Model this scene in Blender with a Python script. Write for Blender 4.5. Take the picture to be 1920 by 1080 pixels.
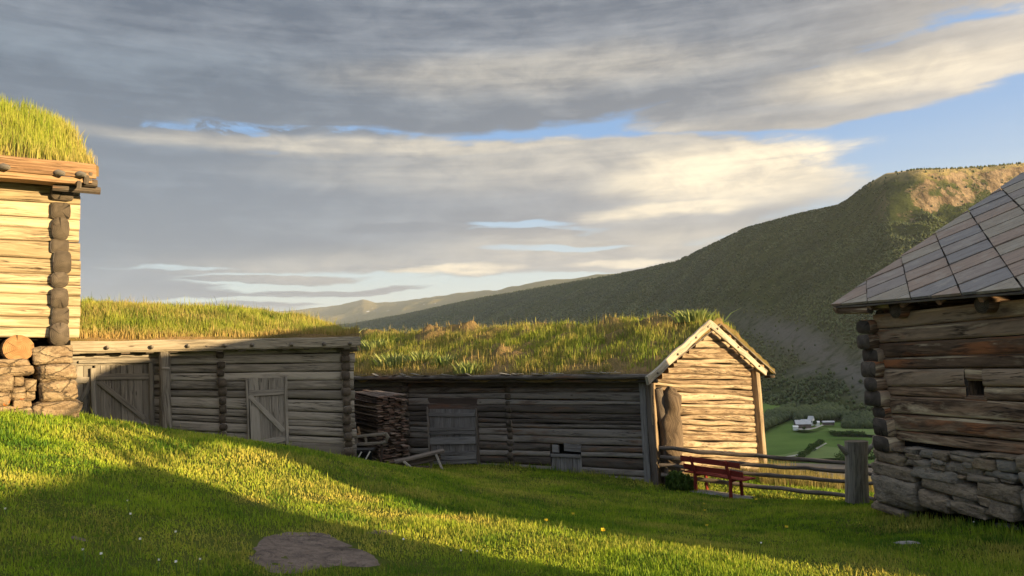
import bpy, bmesh, math, random
import numpy as np
from mathutils import Vector, Matrix, noise

random.seed(7)
rng = np.random.default_rng(11)
scene = bpy.context.scene
COL = scene.collection
for _o in list(bpy.data.objects):
    bpy.data.objects.remove(_o)

# ------------------------------------------------------------------ camera
# eye at the world origin, x right, y forward, z up; photograph is 1920 x 1080, focal length FPX pixels
FPX = 1400.0
PITCH = math.atan(100.0 / FPX)
ROLL = math.radians(2.0)
_F = Vector((0, math.cos(PITCH), math.sin(PITCH)))
_R0 = Vector((1, 0, 0))
_U0 = Vector((0, -math.sin(PITCH), math.cos(PITCH)))
_R = _R0 * math.cos(ROLL) - _U0 * math.sin(ROLL)
_U = _U0 * math.cos(ROLL) + _R0 * math.sin(ROLL)
cam_data = bpy.data.cameras.new('camera')
cam_data.sensor_width = 36.0
cam_data.lens = 36.0 * FPX / 1920.0
cam_data.clip_start = 0.1
cam_data.clip_end = 60000
cam = bpy.data.objects.new('camera', cam_data)
COL.objects.link(cam)
cam.matrix_world = Matrix((( _R.x, _U.x, -_F.x, 0), (_R.y, _U.y, -_F.y, 0), (_R.z, _U.z, -_F.z, 0), (0, 0, 0, 1)))
scene.camera = cam


def ray(px, py):
    return _F + _R * ((px - 960) / FPX) - _U * ((py - 540) / FPX)


def P(px, py, d):
    return ray(px, py) * d


def Pz(px, py, z):
    r = ray(px, py)
    return r * (z / r.z)


# ------------------------------------------------------------------ shader helpers
class E:
    """a float socket with arithmetic"""
    def __init__(self, nt, s):
        self.nt, self.s = nt, s

    def _op(self, op, *args, clamp=False):
        n = self.nt.nodes.new('ShaderNodeMath')
        n.operation = op
        n.use_clamp = clamp
        for i, a in enumerate((self,) + args):
            if isinstance(a, E):
                self.nt.links.new(a.s, n.inputs[i])
            else:
                n.inputs[i].default_value = a
        return E(self.nt, n.outputs[0])

    def __add__(self, o): return self._op('ADD', o)
    __radd__ = __add__
    def __sub__(self, o): return self._op('SUBTRACT', o)
    def __rsub__(self, o): return (self * -1.0) + o
    def __mul__(self, o): return self._op('MULTIPLY', o)
    __rmul__ = __mul__
    def __truediv__(self, o): return self._op('DIVIDE', o)
    def pw(self, o): return self._op('POWER', o)
    def sqrt(self): return self._op('SQRT')
    def abs(self): return self._op('ABSOLUTE')
    def sin(self): return self._op('SINE')
    def mn(self, o): return self._op('MINIMUM', o)
    def mx(self, o): return self._op('MAXIMUM', o)
    def atan2(self, o): return self._op('ARCTAN2', o)
    def fract(self): return self._op('FRACT')
    def clamp(self): return self._op('ADD', 0.0, clamp=True)

    def ss(self, lo, hi, to0=0.0, to1=1.0):
        n = self.nt.nodes.new('ShaderNodeMapRange')
        n.interpolation_type = 'SMOOTHSTEP'
        self.nt.links.new(self.s, n.inputs[0])
        n.inputs[1].default_value = lo
        n.inputs[2].default_value = hi
        n.inputs[3].default_value = to0
        n.inputs[4].default_value = to1
        return E(self.nt, n.outputs[0])


class NT:
    """a node tree with short constructors"""
    def __init__(self, nt):
        self.nt = nt

    def node(self, t): return self.nt.nodes.new(t)

    def put(self, val, sock):
        if isinstance(val, E):
            self.nt.links.new(val.s, sock)
        elif isinstance(val, bpy.types.NodeSocket):
            self.nt.links.new(val, sock)
        elif isinstance(val, (tuple, list)) and len(val) == 3 and len(sock.default_value) == 4:
            sock.default_value = (*val, 1)
        else:
            sock.default_value = val

    def vec(self, x, y, z=0.0):
        n = self.node('ShaderNodeCombineXYZ')
        for i, v in enumerate((x, y, z)):
            self.put(v, n.inputs[i])
        return n.outputs[0]

    def sep(self, s):
        n = self.node('ShaderNodeSeparateXYZ')
        self.nt.links.new(s, n.inputs[0])
        return [E(self.nt, o) for o in n.outputs]

    def noise(self, v, scale=1.0, detail=4.0, rough=0.55, dist=0.0):
        n = self.node('ShaderNodeTexNoise')
        self.put(v, n.inputs['Vector'])
        n.inputs['Scale'].default_value = scale
        n.inputs['Detail'].default_value = detail
        n.inputs['Roughness'].default_value = rough
        n.inputs['Distortion'].default_value = dist
        return E(self.nt, n.outputs[0])

    def voronoi(self, v, scale=1.0, feature='F1', out='Distance', rand=1.0):
        n = self.node('ShaderNodeTexVoronoi')
        n.feature = feature
        self.put(v, n.inputs['Vector'])
        n.inputs['Scale'].default_value = scale
        n.inputs['Randomness'].default_value = rand
        return n.outputs[out] if out == 'Color' else E(self.nt, n.outputs[out])

    def attr(self, name):
        n = self.node('ShaderNodeAttribute')
        n.attribute_name = name
        return E(self.nt, n.outputs['Fac'])

    def uv(self):
        n = self.node('ShaderNodeUVMap')
        n.uv_map = 'UVMap'
        return n.outputs[0]

    def pos(self):
        return self.node('ShaderNodeNewGeometry').outputs['Position']

    def nrm(self):
        return self.node('ShaderNodeNewGeometry').outputs['Normal']

    def mix(self, f, a, b, mode='MIX'):
        n = self.node('ShaderNodeMix')
        n.data_type = 'RGBA'
        n.blend_type = mode
        self.put(f, n.inputs[0])
        self.put(a, n.inputs[6])
        self.put(b, n.inputs[7])
        return n.outputs[2]

    def scale(self, c, f):
        n = self.node('ShaderNodeVectorMath')
        n.operation = 'SCALE'
        self.put(c, n.inputs[0])
        self.put(f, n.inputs['Scale'])
        return n.outputs[0]

    def bump(self, h, strength=0.5, dist=0.02):
        n = self.node('ShaderNodeBump')
        n.inputs['Strength'].default_value = strength
        n.inputs['Distance'].default_value = dist
        self.put(h, n.inputs['Height'])
        return n.outputs[0]


def material(name):
    m = bpy.data.materials.new(name)
    m.use_nodes = True
    nt = NT(m.node_tree)
    b = m.node_tree.nodes['Principled BSDF']
    b.inputs['Specular IOR Level'].default_value = 0.25
    return m, nt, b


# ------------------------------------------------------------------ sun, sky, exposure
SUN_AZ = math.radians(120.0)      # clockwise from straight ahead
SUN_EL = math.radians(7.2)
SUN = Vector((math.sin(SUN_AZ) * math.cos(SUN_EL), math.cos(SUN_AZ) * math.cos(SUN_EL), math.sin(SUN_EL)))
sd = bpy.data.lights.new('sun', 'SUN')
sd.energy = 4.2
sd.angle = math.radians(0.45)
sd.color = (1.0, 0.73, 0.38)
so = bpy.data.objects.new('sun', sd)
so.rotation_euler = SUN.to_track_quat('Z', 'Y').to_euler()
so.location = (0, 0, 60)
COL.objects.link(so)

scene.view_settings.view_transform = 'Standard'
scene.view_settings.look = 'None'
scene.view_settings.gamma = 1.0
scene.view_settings.exposure = 1.6
scene.view_settings.use_curve_mapping = False
scene.cycles.max_bounces = 6
scene.cycles.diffuse_bounces = 3
scene.cycles.glossy_bounces = 2
scene.cycles.transmission_bounces = 4
scene.cycles.transparent_max_bounces = 4
scene.cycles.volume_bounces = 1
scene.cycles.use_denoising = True

world = bpy.data.worlds.new('World')
scene.world = world
world.use_nodes = True
SKY_STRENGTH = 0.1


def build_sky():
    t = NT(world.node_tree)
    bg = world.node_tree.nodes['Background']
    bg.inputs['Strength'].default_value = SKY_STRENGTH
    sky = t.node('ShaderNodeTexSky')
    sky.sky_type = 'NISHITA'
    sky.sun_disc = False
    sky.sun_elevation = SUN_EL
    sky.sun_rotation = SUN_AZ
    sky.altitude = 600
    sky.air_density = 1.0
    sky.dust_density = 0.6
    sky.ozone_density = 1.5
    d = t.node('ShaderNodeTexCoord').outputs['Generated']
    x, y, z = t.sep(d)
    az = x.atan2(y)
    te = z / (x * x + y * y + 1e-5).sqrt()
    # clouds: streaks stretched along the horizon, in azimuth and tangent of elevation
    wa = t.noise(t.vec(az * 3.2, te * 16.0, 1.7), 1.0, 4, 0.55)
    wb = t.noise(t.vec(az * 4.0, te * 13.0, 8.3), 1.0, 4, 0.6)
    A = az + (wa - 0.5) * 0.16
    T = te + (wb - 0.5) * 0.052
    fine = t.noise(t.vec(az * 7.0, te * 34.0, 3.1), 1.0, 8, 0.62, 0.4)
    puff = t.noise(t.vec(az * 15.0, te * 27.0, 5.1), 1.0, 8, 0.62, 0.5)

    streak = t.noise(t.vec(az * 4.5, te * 85.0, 11.3), 1.0, 7, 0.6, 0.5)

    def at(px, py):
        r = ray(px, py)
        return math.atan2(r.x, r.y), r.z / math.hypot(r.x, r.y)

    def ell(px, py, rx, ry, soft=1.0, a=None, tt=None):
        a0, t0 = at(px, py)
        u = ((a or A) - a0) * (FPX / rx)
        v = ((tt or T) - t0) * (FPX / ry)
        return (u * u + v * v).sqrt().ss(1.0 + 0.35 * soft, max(0.02, 1.0 - 0.65 * soft))

    def deck(px, y0, y1):
        return T.ss(at(px, y0)[1], at(px, y1)[1])
    cov = deck(960, 185, 95)
    for e in ((720, 120, 1080, 135, .45), (1520, 185, 330, 62, .6), (1800, 95, 330, 60, 1.0), (870, 375, 770, 135, .5), (100, 380, 640, 260, .9), (330, 240, 560, 40, 1.0),
              (760, 490, 760, 42, .8), (1300, 400, 160, 20, .8), (1200, 500, 240, 14, .8), (250, 556, 520, 22, .8), (860, 455, 330, 22, .8)):
        cov = cov.mx(ell(*e))
    # thin places where the sky shows through
    hole = (ell(480, 236, 330, 15, 1.0) * (puff.ss(.40, .62)) * .68).mx(ell(560, 522, 250, 15, 1.0)).mx(ell(1010, 462, 140, 9, 1.0) * 0.8).mx(ell(330, 500, 150, 7, 1.0) * 0.7).mx(ell(1050, 425, 170, 14, 1.0) * .7)
    hole = hole.mx(ell(520, 560, 300, 8, 1.0) * 0.8).mx(ell(1010, 415, 130, 9, 1.) * .9).mx(ell(1060, 464, 130, 7, 1.) * .9).mx(ell(620, 540, 220, 12, 1.) * .9)
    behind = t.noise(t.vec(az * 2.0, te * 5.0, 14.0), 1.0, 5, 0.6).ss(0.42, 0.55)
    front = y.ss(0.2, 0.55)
    dens = cov + (fine - 0.5) * 0.8 + (puff - .5) * .6 + (streak - .5) * .35 - hole * 0.85
    lens = ell(1010, 431, 150, 10, .8).mx(ell(735, 428, 130, 8, .8)).mx(ell(500, 522, 210, 9, .9)).mx(ell(640, 545, 190, 7, .9)).mx(ell(330, 575, 260, 9, .9)).mx(ell(1060, 452, 120, 6, .9) * .8)
    dens = dens.mx(lens * (0.45 + streak * .9))
    mask = dens.ss(0.28, 0.72)
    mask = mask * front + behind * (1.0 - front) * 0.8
    # tone inside the clouds
    big = t.noise(t.vec(az * 2.4, te * 15.0, 21.0), 1.0, 6, 0.6, 0.3)
    tone = ((big - .5) * 1.7 + (fine - .5) * 1.5 + (puff - .5) * 1.3 + (streak - .5) * .9 + .40).clamp()
    shade = ell(1080, 212, 680, 34, 1.0).mx(ell(260, 190, 480, 60, 1.0) * .8).mx(ell(330, 400, 330, 110, 1.0) * .7).mx(ell(900, 30, 900, 45, 1.0) * .6).mx(ell(420, 545, 420, 12, 1.0) * .8).mx(ell(1350, 425, 260, 20, 1.) * .5).mx(lens * .8)
    tone = (tone - shade * .55).clamp()
    lit = ell(1390, 322, 260, 62, 1.0) * 1.0
    for e, w in (((1700, 135, 240, 38, 1.), .6), ((1270, 392, 150, 16, 1.), .8), ((860, 508, 150, 15, 1.), 1.0), ((1190, 495, 130, 9, 1.), .9),
                 ((800, 268, 640, 22, 1.), .42), ((1000, 140, 420, 45, 1.), .24), ((1100, 300, 560, 60, 1.), .26), ((1150, 470, 450, 50, 1.), .26),
                 ((620, 500, 300, 40, 1.), .2), ((1840, 140, 120, 24, 1.), .5)):
        lit = lit.mx(ell(*e) * w)
    lit = (lit * (0.38 + fine * 0.75 + (puff - .5) * 1.5 + (streak - .5) * .8)).clamp()
    warm = A.ss(-0.5, 0.35)
    low = T.ss(at(960, 60)[1], at(960, 420)[1])
    dark = t.mix(warm, (0.066, 0.100, 0.148), (0.092, 0.118, 0.156))
    mid = t.mix(warm, (0.165, 0.215, 0.272), (0.285, 0.300, 0.312))
    c = t.mix(tone, dark, mid)
    c = t.mix(low * 0.40, c, t.mix(warm, (0.22, 0.265, 0.33), (0.32, 0.325, 0.34)))
    c = t.mix(T.ss(at(960, 175)[1], at(960, 60)[1]) * .62, c, t.mix(tone, (0.075, 0.102, 0.148), (0.20, 0.225, 0.265)))
    c = t.mix(lit, c, (0.90, 0.76, 0.53))
    haze_sky = t.mix(T.ss(at(960, 250)[1], at(960, 600)[1]), (0.15, 0.35, 0.68), (0.55, 0.64, 0.66))
    clear = t.mix(0.7, t.scale(sky.outputs[0], 0.62), t.scale(haze_sky, 0.44 / SKY_STRENGTH))
    # clouds towards the sun and overhead, mostly unseen, brightened and warmed to fill shade
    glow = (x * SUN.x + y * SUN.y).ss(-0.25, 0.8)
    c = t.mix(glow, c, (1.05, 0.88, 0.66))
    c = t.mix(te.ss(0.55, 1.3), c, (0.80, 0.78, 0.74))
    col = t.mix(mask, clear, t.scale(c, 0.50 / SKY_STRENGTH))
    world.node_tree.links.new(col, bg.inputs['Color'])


build_sky()
# ------------------------------------------------------------------ mesh helpers
def tag(o, label=None, cat=None, group=None, kind=None):
    if label: o['label'] = label
    if cat: o['category'] = cat
    if group: o['group'] = group
    if kind: o['kind'] = kind
    return o


def thing(name, label, cat, loc=(0, 0, 0), group=None):
    o = bpy.data.objects.new(name, None)
    o.empty_display_size = 0.3
    o.location = loc
    COL.objects.link(o)
    return tag(o, label, cat, group)


def origin_of(o):
    p = Vector((0, 0, 0))
    while o is not None:
        p += o.location
        o = o.parent
    return p


class MB:
    """collects faces with UVs (metres), a tint and a material slot; build() links ONE mesh object"""
    def __init__(self):
        self.v, self.f, self.uv, self.t, self.m = [], [], [], [], []

    def face(self, pts, uvs=None, tint=0.5, mi=0):
        b = len(self.v)
        self.v.extend(pts)
        self.f.append(tuple(range(b, b + len(pts))))
        self.uv.extend(uvs if uvs else [(0, 0)] * len(pts))
        self.t.append(tint)
        self.m.append(mi)

    def grid(self, rows, uvs, tint=0.5, mi=0, close=False):
        """rows: list of equal-length vertex rings/rows; uvs alike (close adds the wrap column with its own uv)"""
        b = len(self.v)
        n = len(rows[0])
        for r in rows:
            self.v.extend(r)
        for i in range(len(rows) - 1):
            for j in range(n if close else n - 1):
                j2 = (j + 1) % n
                self.f.append((b + i * n + j, b + i * n + j2, b + (i + 1) * n + j2, b + (i + 1) * n + j))
                u = uvs
                self.uv.extend((u[i][j], u[i][j + 1], u[i + 1][j + 1], u[i + 1][j]))
                self.t.append(tint)
                self.m.append(mi)
        return b

    def box(self, c, ax, ay, az, tint=0.5, mi=0, bevel=0.0):
        """c centre, ax ay az half-extent vectors; grain runs along ax"""
        la, lb, lc = ax.length, ay.length, az.length
        off = (random.random() * 9, random.random() * 9)
        for a, b_, n, L1, L2 in ((ax, ay, az, la, lb), (ax, az, ay, la, lc), (ay, az, ax, lb, lc)):
            for s in (1, -1):
                q = [c + n * s + a * i + b_ * j for i, j in ((-1, -1), (1, -1), (1, 1), (-1, 1))]
                if (q[1] - q[0]).cross(q[2] - q[0]).dot(n * s) < 0:
                    q = q[::-1]
                    uv = [(-L1, L2), (L1, L2), (L1, -L2), (-L1, -L2)]
                else:
                    uv = [(-L1, -L2), (L1, -L2), (L1, L2), (-L1, L2)]
                self.face(q, [(u + off[0], v + off[1]) for u, v in uv], tint, mi)

    def plank(self, p0, p1, width_dir, w, th, tint=None, mi=0, rough=0.006):
        """a board from p0 to p1, w wide along width_dir, th thick, in several slightly uneven lengths"""
        d = (p1 - p0)
        L = d.length
        d = d / L
        wd = (width_dir - d * width_dir.dot(d)).normalized()
        nd = d.cross(wd).normalized()
        k = max(2, int(L / 0.35) + 1)
        tint = random.random() if tint is None else tint
        rows, uvs = [], []
        off = random.random() * 30
        e = min(w, th) * 0.18
        prof = [(-w/2, -th/2+e), (-w/2+e, -th/2), (w/2-e, -th/2), (w/2, -th/2+e), (w/2, th/2-e), (w/2-e, th/2), (-w/2+e, th/2), (-w/2, th/2-e)]
        acc = [0.0]
        for a, b_ in zip(prof, prof[1:] + prof[:1]):
            acc.append(acc[-1] + math.hypot(a[0]-b_[0], a[1]-b_[1]))
        for i in range(k):
            s = i / (k - 1)
            c = p0 + d * (L * s) + wd * random.uniform(-rough, rough) + nd * random.uniform(-rough, rough)
            ww = 1 + random.uniform(-rough, rough) * 2 / max(w, .03) * .5
            rows.append([c + wd * (a * ww) + nd * b_ for a, b_ in prof])
            uvs.append([(L * s + off, q + off) for q in acc])
        self.grid(rows, uvs, tint, mi, close=True)
        for r, sgn in ((rows[0], 1), (rows[-1], -1)):
            rr = r[::-1] if sgn > 0 else r
            self.face(rr, [(off + .1 * i, off) for i in range(8)], tint, mi)

    def tube(self, pts, radii, n=10, tint=None, mi=0, cap=1, mi_cap=None, rough=0.06, sq=1.0, up=None, seed=None):
        """a log: pts path, radii floats or (a, b) pairs; rough is relative radius noise"""
        tint = random.random() if tint is None else tint
        sx = random.random() * 50 if seed is None else seed
        rows, uvs = [], []
        u = 0.0
        for i, p in enumerate(pts):
            d = (pts[min(i + 1, len(pts) - 1)] - pts[max(i - 1, 0)]).normalized()
            ref = up if up is not None else (Vector((0, 0, 1)) if abs(d.z) < 0.8 else Vector((0, 1, 0)))
            side = d.cross(ref).normalized()
            upv = side.cross(d).normalized()
            if i:
                u += (p - pts[i - 1]).length
            r = radii[i]
            ra, rb = (r, r) if isinstance(r, (int, float)) else r
            ring, uvr = [], []
            for j in range(n + 1):
                th = 2 * math.pi * j / n
                c, s = math.cos(th), math.sin(th)
                c = math.copysign(abs(c) ** sq, c)
                s = math.copysign(abs(s) ** sq, s)
                k = 1 + rough * noise.noise(Vector((math.cos(th) * 1.3 + sx, math.sin(th) * 1.3, u * 2.2 + sx)))
                if j < n:
                    ring.append(p + side * (c * ra * k) + upv * (s * rb * k))
                uvr.append((u + sx, th * (ra + rb) / 2 + sx))
            rows.append(ring)
            uvs.append(uvr)
        self.grid(rows, uvs, tint, mi, close=True)
        if cap:
            mc = mi if mi_cap is None else mi_cap
            for r, p, flip in ((rows[0], pts[0], True), (rows[-1], pts[-1], False)):
                rr = r[::-1] if flip else r
                uvc = []
                d = (pts[1] - pts[0]).normalized() if flip else (pts[-1] - pts[-2]).normalized()
                ref = Vector((0, 0, 1)) if abs(d.z) < 0.8 else Vector((0, 1, 0))
                side = d.cross(ref).normalized()
                upv = side.cross(d).normalized()
                for q in rr:
                    uvc.append(((q - p).dot(side) + sx * 0, (q - p).dot(upv)))
                self.face(rr, uvc, tint, mc)

    def pieces(self, name, mats, parent=None, smooth=False):
        """every separate board or log collected so far becomes a part of its own"""
        n = len(self.v)
        root = list(range(n))

        def find(i):
            while root[i] != i:
                root[i] = root[root[i]]
                i = root[i]
            return i
        at = {}
        for i, p in enumerate(self.v):
            k = (round(p[0], 5), round(p[1], 5), round(p[2], 5))
            if k in at: root[find(i)] = find(at[k])
            else: at[k] = i
        for f in self.f:
            for i in f[1:]:
                root[find(i)] = find(f[0])
        groups = {}
        c = 0
        for fi, f in enumerate(self.f):
            groups.setdefault(find(f[0]), []).append((fi, c))
            c += len(f)
        out = []
        for fl in groups.values():
            m = MB()
            for fi, c in fl:
                f = self.f[fi]
                m.face([self.v[i] for i in f], self.uv[c:c + len(f)], self.t[fi], self.m[fi])
            me = m.build(name, mats, parent, False)
            bm = bmesh.new(); bm.from_mesh(me.data)
            bmesh.ops.remove_doubles(bm, verts=bm.verts, dist=1e-5)
            if smooth:
                for f in bm.faces: f.smooth = True
            bm.to_mesh(me.data); bm.free()
            out.append(me)
        return out

    def build(self, name, mats, parent=None, smooth=False, kind=None, loc=None):
        off = origin_of(parent) if parent is not None else (Vector(loc) if loc is not None else Vector((0, 0, 0)))
        me = bpy.data.meshes.new(name)
        me.from_pydata([tuple(Vector(p) - off) for p in self.v], [], self.f)
        uvl = me.uv_layers.new(name='UVMap')
        uvl.data.foreach_set('uv', np.array(self.uv, dtype=np.float32).ravel())
        a = me.attributes.new('tint', 'FLOAT', 'FACE')
        a.data.foreach_set('value', np.array(self.t, dtype=np.float32))
        for m in (mats if isinstance(mats, (list, tuple)) else [mats]):
            me.materials.append(m)
        me.polygons.foreach_set('material_index', np.array(self.m, dtype=np.int32))
        if smooth:
            me.polygons.foreach_set('use_smooth', np.ones(len(self.f), dtype=bool))
        o = bpy.data.objects.new(name, me)
        COL.objects.link(o)
        if parent is not None:
            o.parent = parent
        elif loc is not None:
            o.location = loc
        if kind:
            o['kind'] = kind
        return o


def np_mesh(name, verts, faces_by_size, mats, parent=None, attrs=None, kind=None, smooth=False):
    """fast mesh from numpy: faces_by_size = list of (n, k) int arrays; attrs = {name: per-vertex floats}"""
    me = bpy.data.meshes.new(name)
    off = np.array(origin_of(parent)) if parent is not None else np.zeros(3)
    v = np.asarray(verts, dtype=np.float32) - off.astype(np.float32)
    me.vertices.add(len(v))
    me.vertices.foreach_set('co', v.ravel())
    loops = np.concatenate([f.ravel() for f in faces_by_size]).astype(np.int32)
    sizes = np.concatenate([np.full(len(f), f.shape[1], dtype=np.int32) for f in faces_by_size])
    starts = np.concatenate([[0], np.cumsum(sizes)[:-1]]).astype(np.int32)
    me.loops.add(len(loops))
    me.loops.foreach_set('vertex_index', loops)
    me.polygons.add(len(sizes))
    me.polygons.foreach_set('loop_start', starts)
    me.polygons.foreach_set('loop_total', sizes)
    if smooth:
        me.polygons.foreach_set('use_smooth', np.ones(len(sizes), dtype=bool))
    me.update(calc_edges=True)
    for k, a in (attrs or {}).items():
        at = me.attributes.new(k, 'FLOAT', 'POINT')
        at.data.foreach_set('value', np.asarray(a, dtype=np.float32))
    for m in (mats if isinstance(mats, (list, tuple)) else [mats]):
        me.materials.append(m)
    o = bpy.data.objects.new(name, me)
    COL.objects.link(o)
    if parent is not None:
        o.parent = parent
    if kind:
        o['kind'] = kind
    return o


def blades_arrays(pts, h, w, dry, lean=0.35, base_dir=None, yaw=None):
    """grass blades, five vertices each: returns verts, quads, tris, tint, dry, height fraction"""
    n = len(pts)
    yaw = rng.uniform(0, 2 * np.pi, n) if yaw is None else yaw
    side = np.stack([np.cos(yaw), np.sin(yaw), np.zeros(n)], 1)
    la = rng.uniform(0, 2 * np.pi, n)
    lr = rng.uniform(0.0, 1.0, n) ** 1.3 * lean
    ld = np.stack([np.cos(la) * lr, np.sin(la) * lr, np.zeros(n)], 1)
    if base_dir is not None:
        ld = ld + base_dir
    up = np.zeros((n, 3)); up[:, 2] = 1.0
    hh = h[:, None]
    mid = pts + up * hh * 0.55 + ld * hh * 0.35
    tip = pts + up * hh * (1.0 - 0.25 * lr[:, None]) + ld * hh
    ws = (w * 0.5)[:, None] * side
    v = np.stack([pts - ws, pts + ws, mid + ws * 0.8, mid - ws * 0.8, tip], 1).reshape(-1, 3)
    b = np.arange(n, dtype=np.int32)[:, None] * 5
    quads = b + np.array([[0, 1, 2, 3]], dtype=np.int32)
    tris = b + np.array([[3, 2, 4]], dtype=np.int32)
    cl = fbm(pts[:, 0] + pts[:, 2] * .7, pts[:, 1] - pts[:, 2] * .7, 3.2, 55, 3)
    cl = .62 * cl + .38 * fbm(pts[:, 0], pts[:, 1], .8, 57, 3)
    tint = np.repeat(np.clip((cl - .5) * 2.6 + .5 + rng.normal(0, .22, n), 0, 1), 5)
    hf = np.tile(np.array([0, 0, .55, .55, 1.0]), n)
    return v, quads, tris, tint, np.repeat(dry, 5), hf


def grass_object(name, pts, h, w, dry, mat, parent=None, lean=0.35, base_dir=None, kind='stuff', label=None, cat=None):
    v, q, t, tint, d, hf = blades_arrays(np.asarray(pts), h, w, dry, lean, base_dir)
    o = np_mesh(name, v, [q, t], mat, parent, {'tint': tint, 'dry': d, 'hf': hf}, kind)
    if label: o['label'] = label
    if cat: o['category'] = cat
    return o


def fbm(x, y, scale=1.0, seed=0.0, oct=4):
    """vectorised value noise"""
    x = np.asarray(x, dtype=np.float64) * scale + seed * 17.31
    y = np.asarray(y, dtype=np.float64) * scale + seed * 7.77
    out = np.zeros_like(x)
    amp, tot = 1.0, 0.0
    for o in range(oct):
        xi, yi = np.floor(x), np.floor(y)
        fx, fy = x - xi, y - yi
        fx = fx * fx * (3 - 2 * fx); fy = fy * fy * (3 - 2 * fy)

        def hsh(a, b):
            s = np.sin(a * 127.1 + b * 311.7 + o * 74.7) * 43758.5453
            return s - np.floor(s)
        val = (hsh(xi, yi) * (1 - fx) + hsh(xi + 1, yi) * fx) * (1 - fy) + (hsh(xi, yi + 1) * (1 - fx) + hsh(xi + 1, yi + 1) * fx) * fy
        out += amp * val
        tot += amp
        amp *= 0.5
        x = x * 2.03 + 11.3; y = y * 2.03 + 5.7
    return out / tot
# ------------------------------------------------------------------ materials
def wood(name, dark, mid, light, stain=(0.02, 0.015, 0.01), stain_amt=0.4, tone_var=0.5, rough=0.85, warm=None, pale=None, crack=0.6):
    m, t, b = material(name)
    u, v, _ = t.sep(t.uv())
    ti = t.attr('tint')
    g = t.noise(t.vec(u * 1.7, v * 46.0, ti * 31.0), 1.0, 6, 0.66, 0.4)
    g2 = t.noise(t.vec(u * 2.4, v * 90.0, ti * 13.0), 1.0, 3, 0.6)
    blot = t.noise(t.vec(u * 0.9, v * 8.0, ti * 23.0), 1.0, 6, 0.68, 0.4)
    cr = t.noise(t.vec(u * 0.6, v * 34.0, ti * 57.0), 1.0, 4, 0.62, 0.3)
    crk = (cr - 0.5).abs().ss(0.03, 0.0) * t.noise(t.vec(u * 0.8, v * 5.0, 3.0), 1.0, 2).ss(0.45, 0.6)
    kn = t.voronoi(t.vec(u * 1.3, v * 5.0, ti * 71.0), 1.0)
    knot = kn.ss(0.10, 0.03)
    g3 = t.noise(t.vec(u * 1.0, v * 22.0, ti * 47.0), 1.0, 6, 0.68, 0.5)
    c = t.mix(g.ss(0.36, 0.60), dark, mid)
    c = t.mix(g3.ss(0.52, 0.40) * 0.65, c, dark)
    c = t.mix(g2.ss(0.5, 0.8) * 0.55, c, light)
    c = t.mix((ti.ss(0.45, 1.0) * tone_var), c, light)
    c = t.mix((ti.ss(0.4, 0.0) * tone_var), c, dark)
    if warm:
        c = t.mix(t.noise(t.vec(u * .6, v * 5.0, ti * 91.0), 1.0, 5, .65).ss(0.52, 0.68) * 0.8, c, warm)
    if pale:
        c = t.mix(t.noise(t.vec(u * .6, v * 7.0, ti * 191.0), 1.0, 6, .66, .5).ss(0.52, 0.66) * 0.85, c, pale)
    c = t.mix(blot.ss(0.5, 0.72) * stain_amt, c, stain)
    c = t.mix(knot * 0.75, c, stain)
    c = t.mix(crk * crack, c, (0.012, 0.009, 0.007))
    t.put(c, b.inputs['Base Color'])
    b.inputs['Roughness'].default_value = rough
    hgt = g * 0.5 + g2 * 0.25 - crk * 1.2 - knot * 0.3
    t.put(t.bump(hgt, 0.75, 0.012), b.inputs['Normal'])
    return m


def endgrain(name, dark, light):
    m, t, b = material(name)
    u, v, _ = t.sep(t.uv())
    ti = t.attr('tint')
    n = t.noise(t.vec(u * 6, v * 6, ti * 40), 1.0, 3)
    r = (u * u + v * v).sqrt() + (n - 0.5) * 0.03
    ring = (r * 260.0).sin() * 0.5 + 0.5
    ang = v.atan2(u)
    crk = t.noise(t.vec(ang * 3.0, r * 1.0, ti * 60.0), 1.0, 2).ss(0.60, 0.68) * 0.9
    blot = t.noise(t.vec(u * 9, v * 9, ti * 20 + 3.0), 1.0, 4).ss(0.35, 0.7)
    c = t.mix(ring * 0.5 + blot * 0.5, dark, light)
    c = t.mix(ti.fract() * 0.5, c, dark)
    c = t.mix(crk, c, (0.012, 0.01, 0.008))
    t.put(c, b.inputs['Base Color'])
    b.inputs['Roughness'].default_value = 0.9
    t.put(t.bump(ring * 0.3 - crk, 0.5, 0.01), b.inputs['Normal'])
    return m


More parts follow.
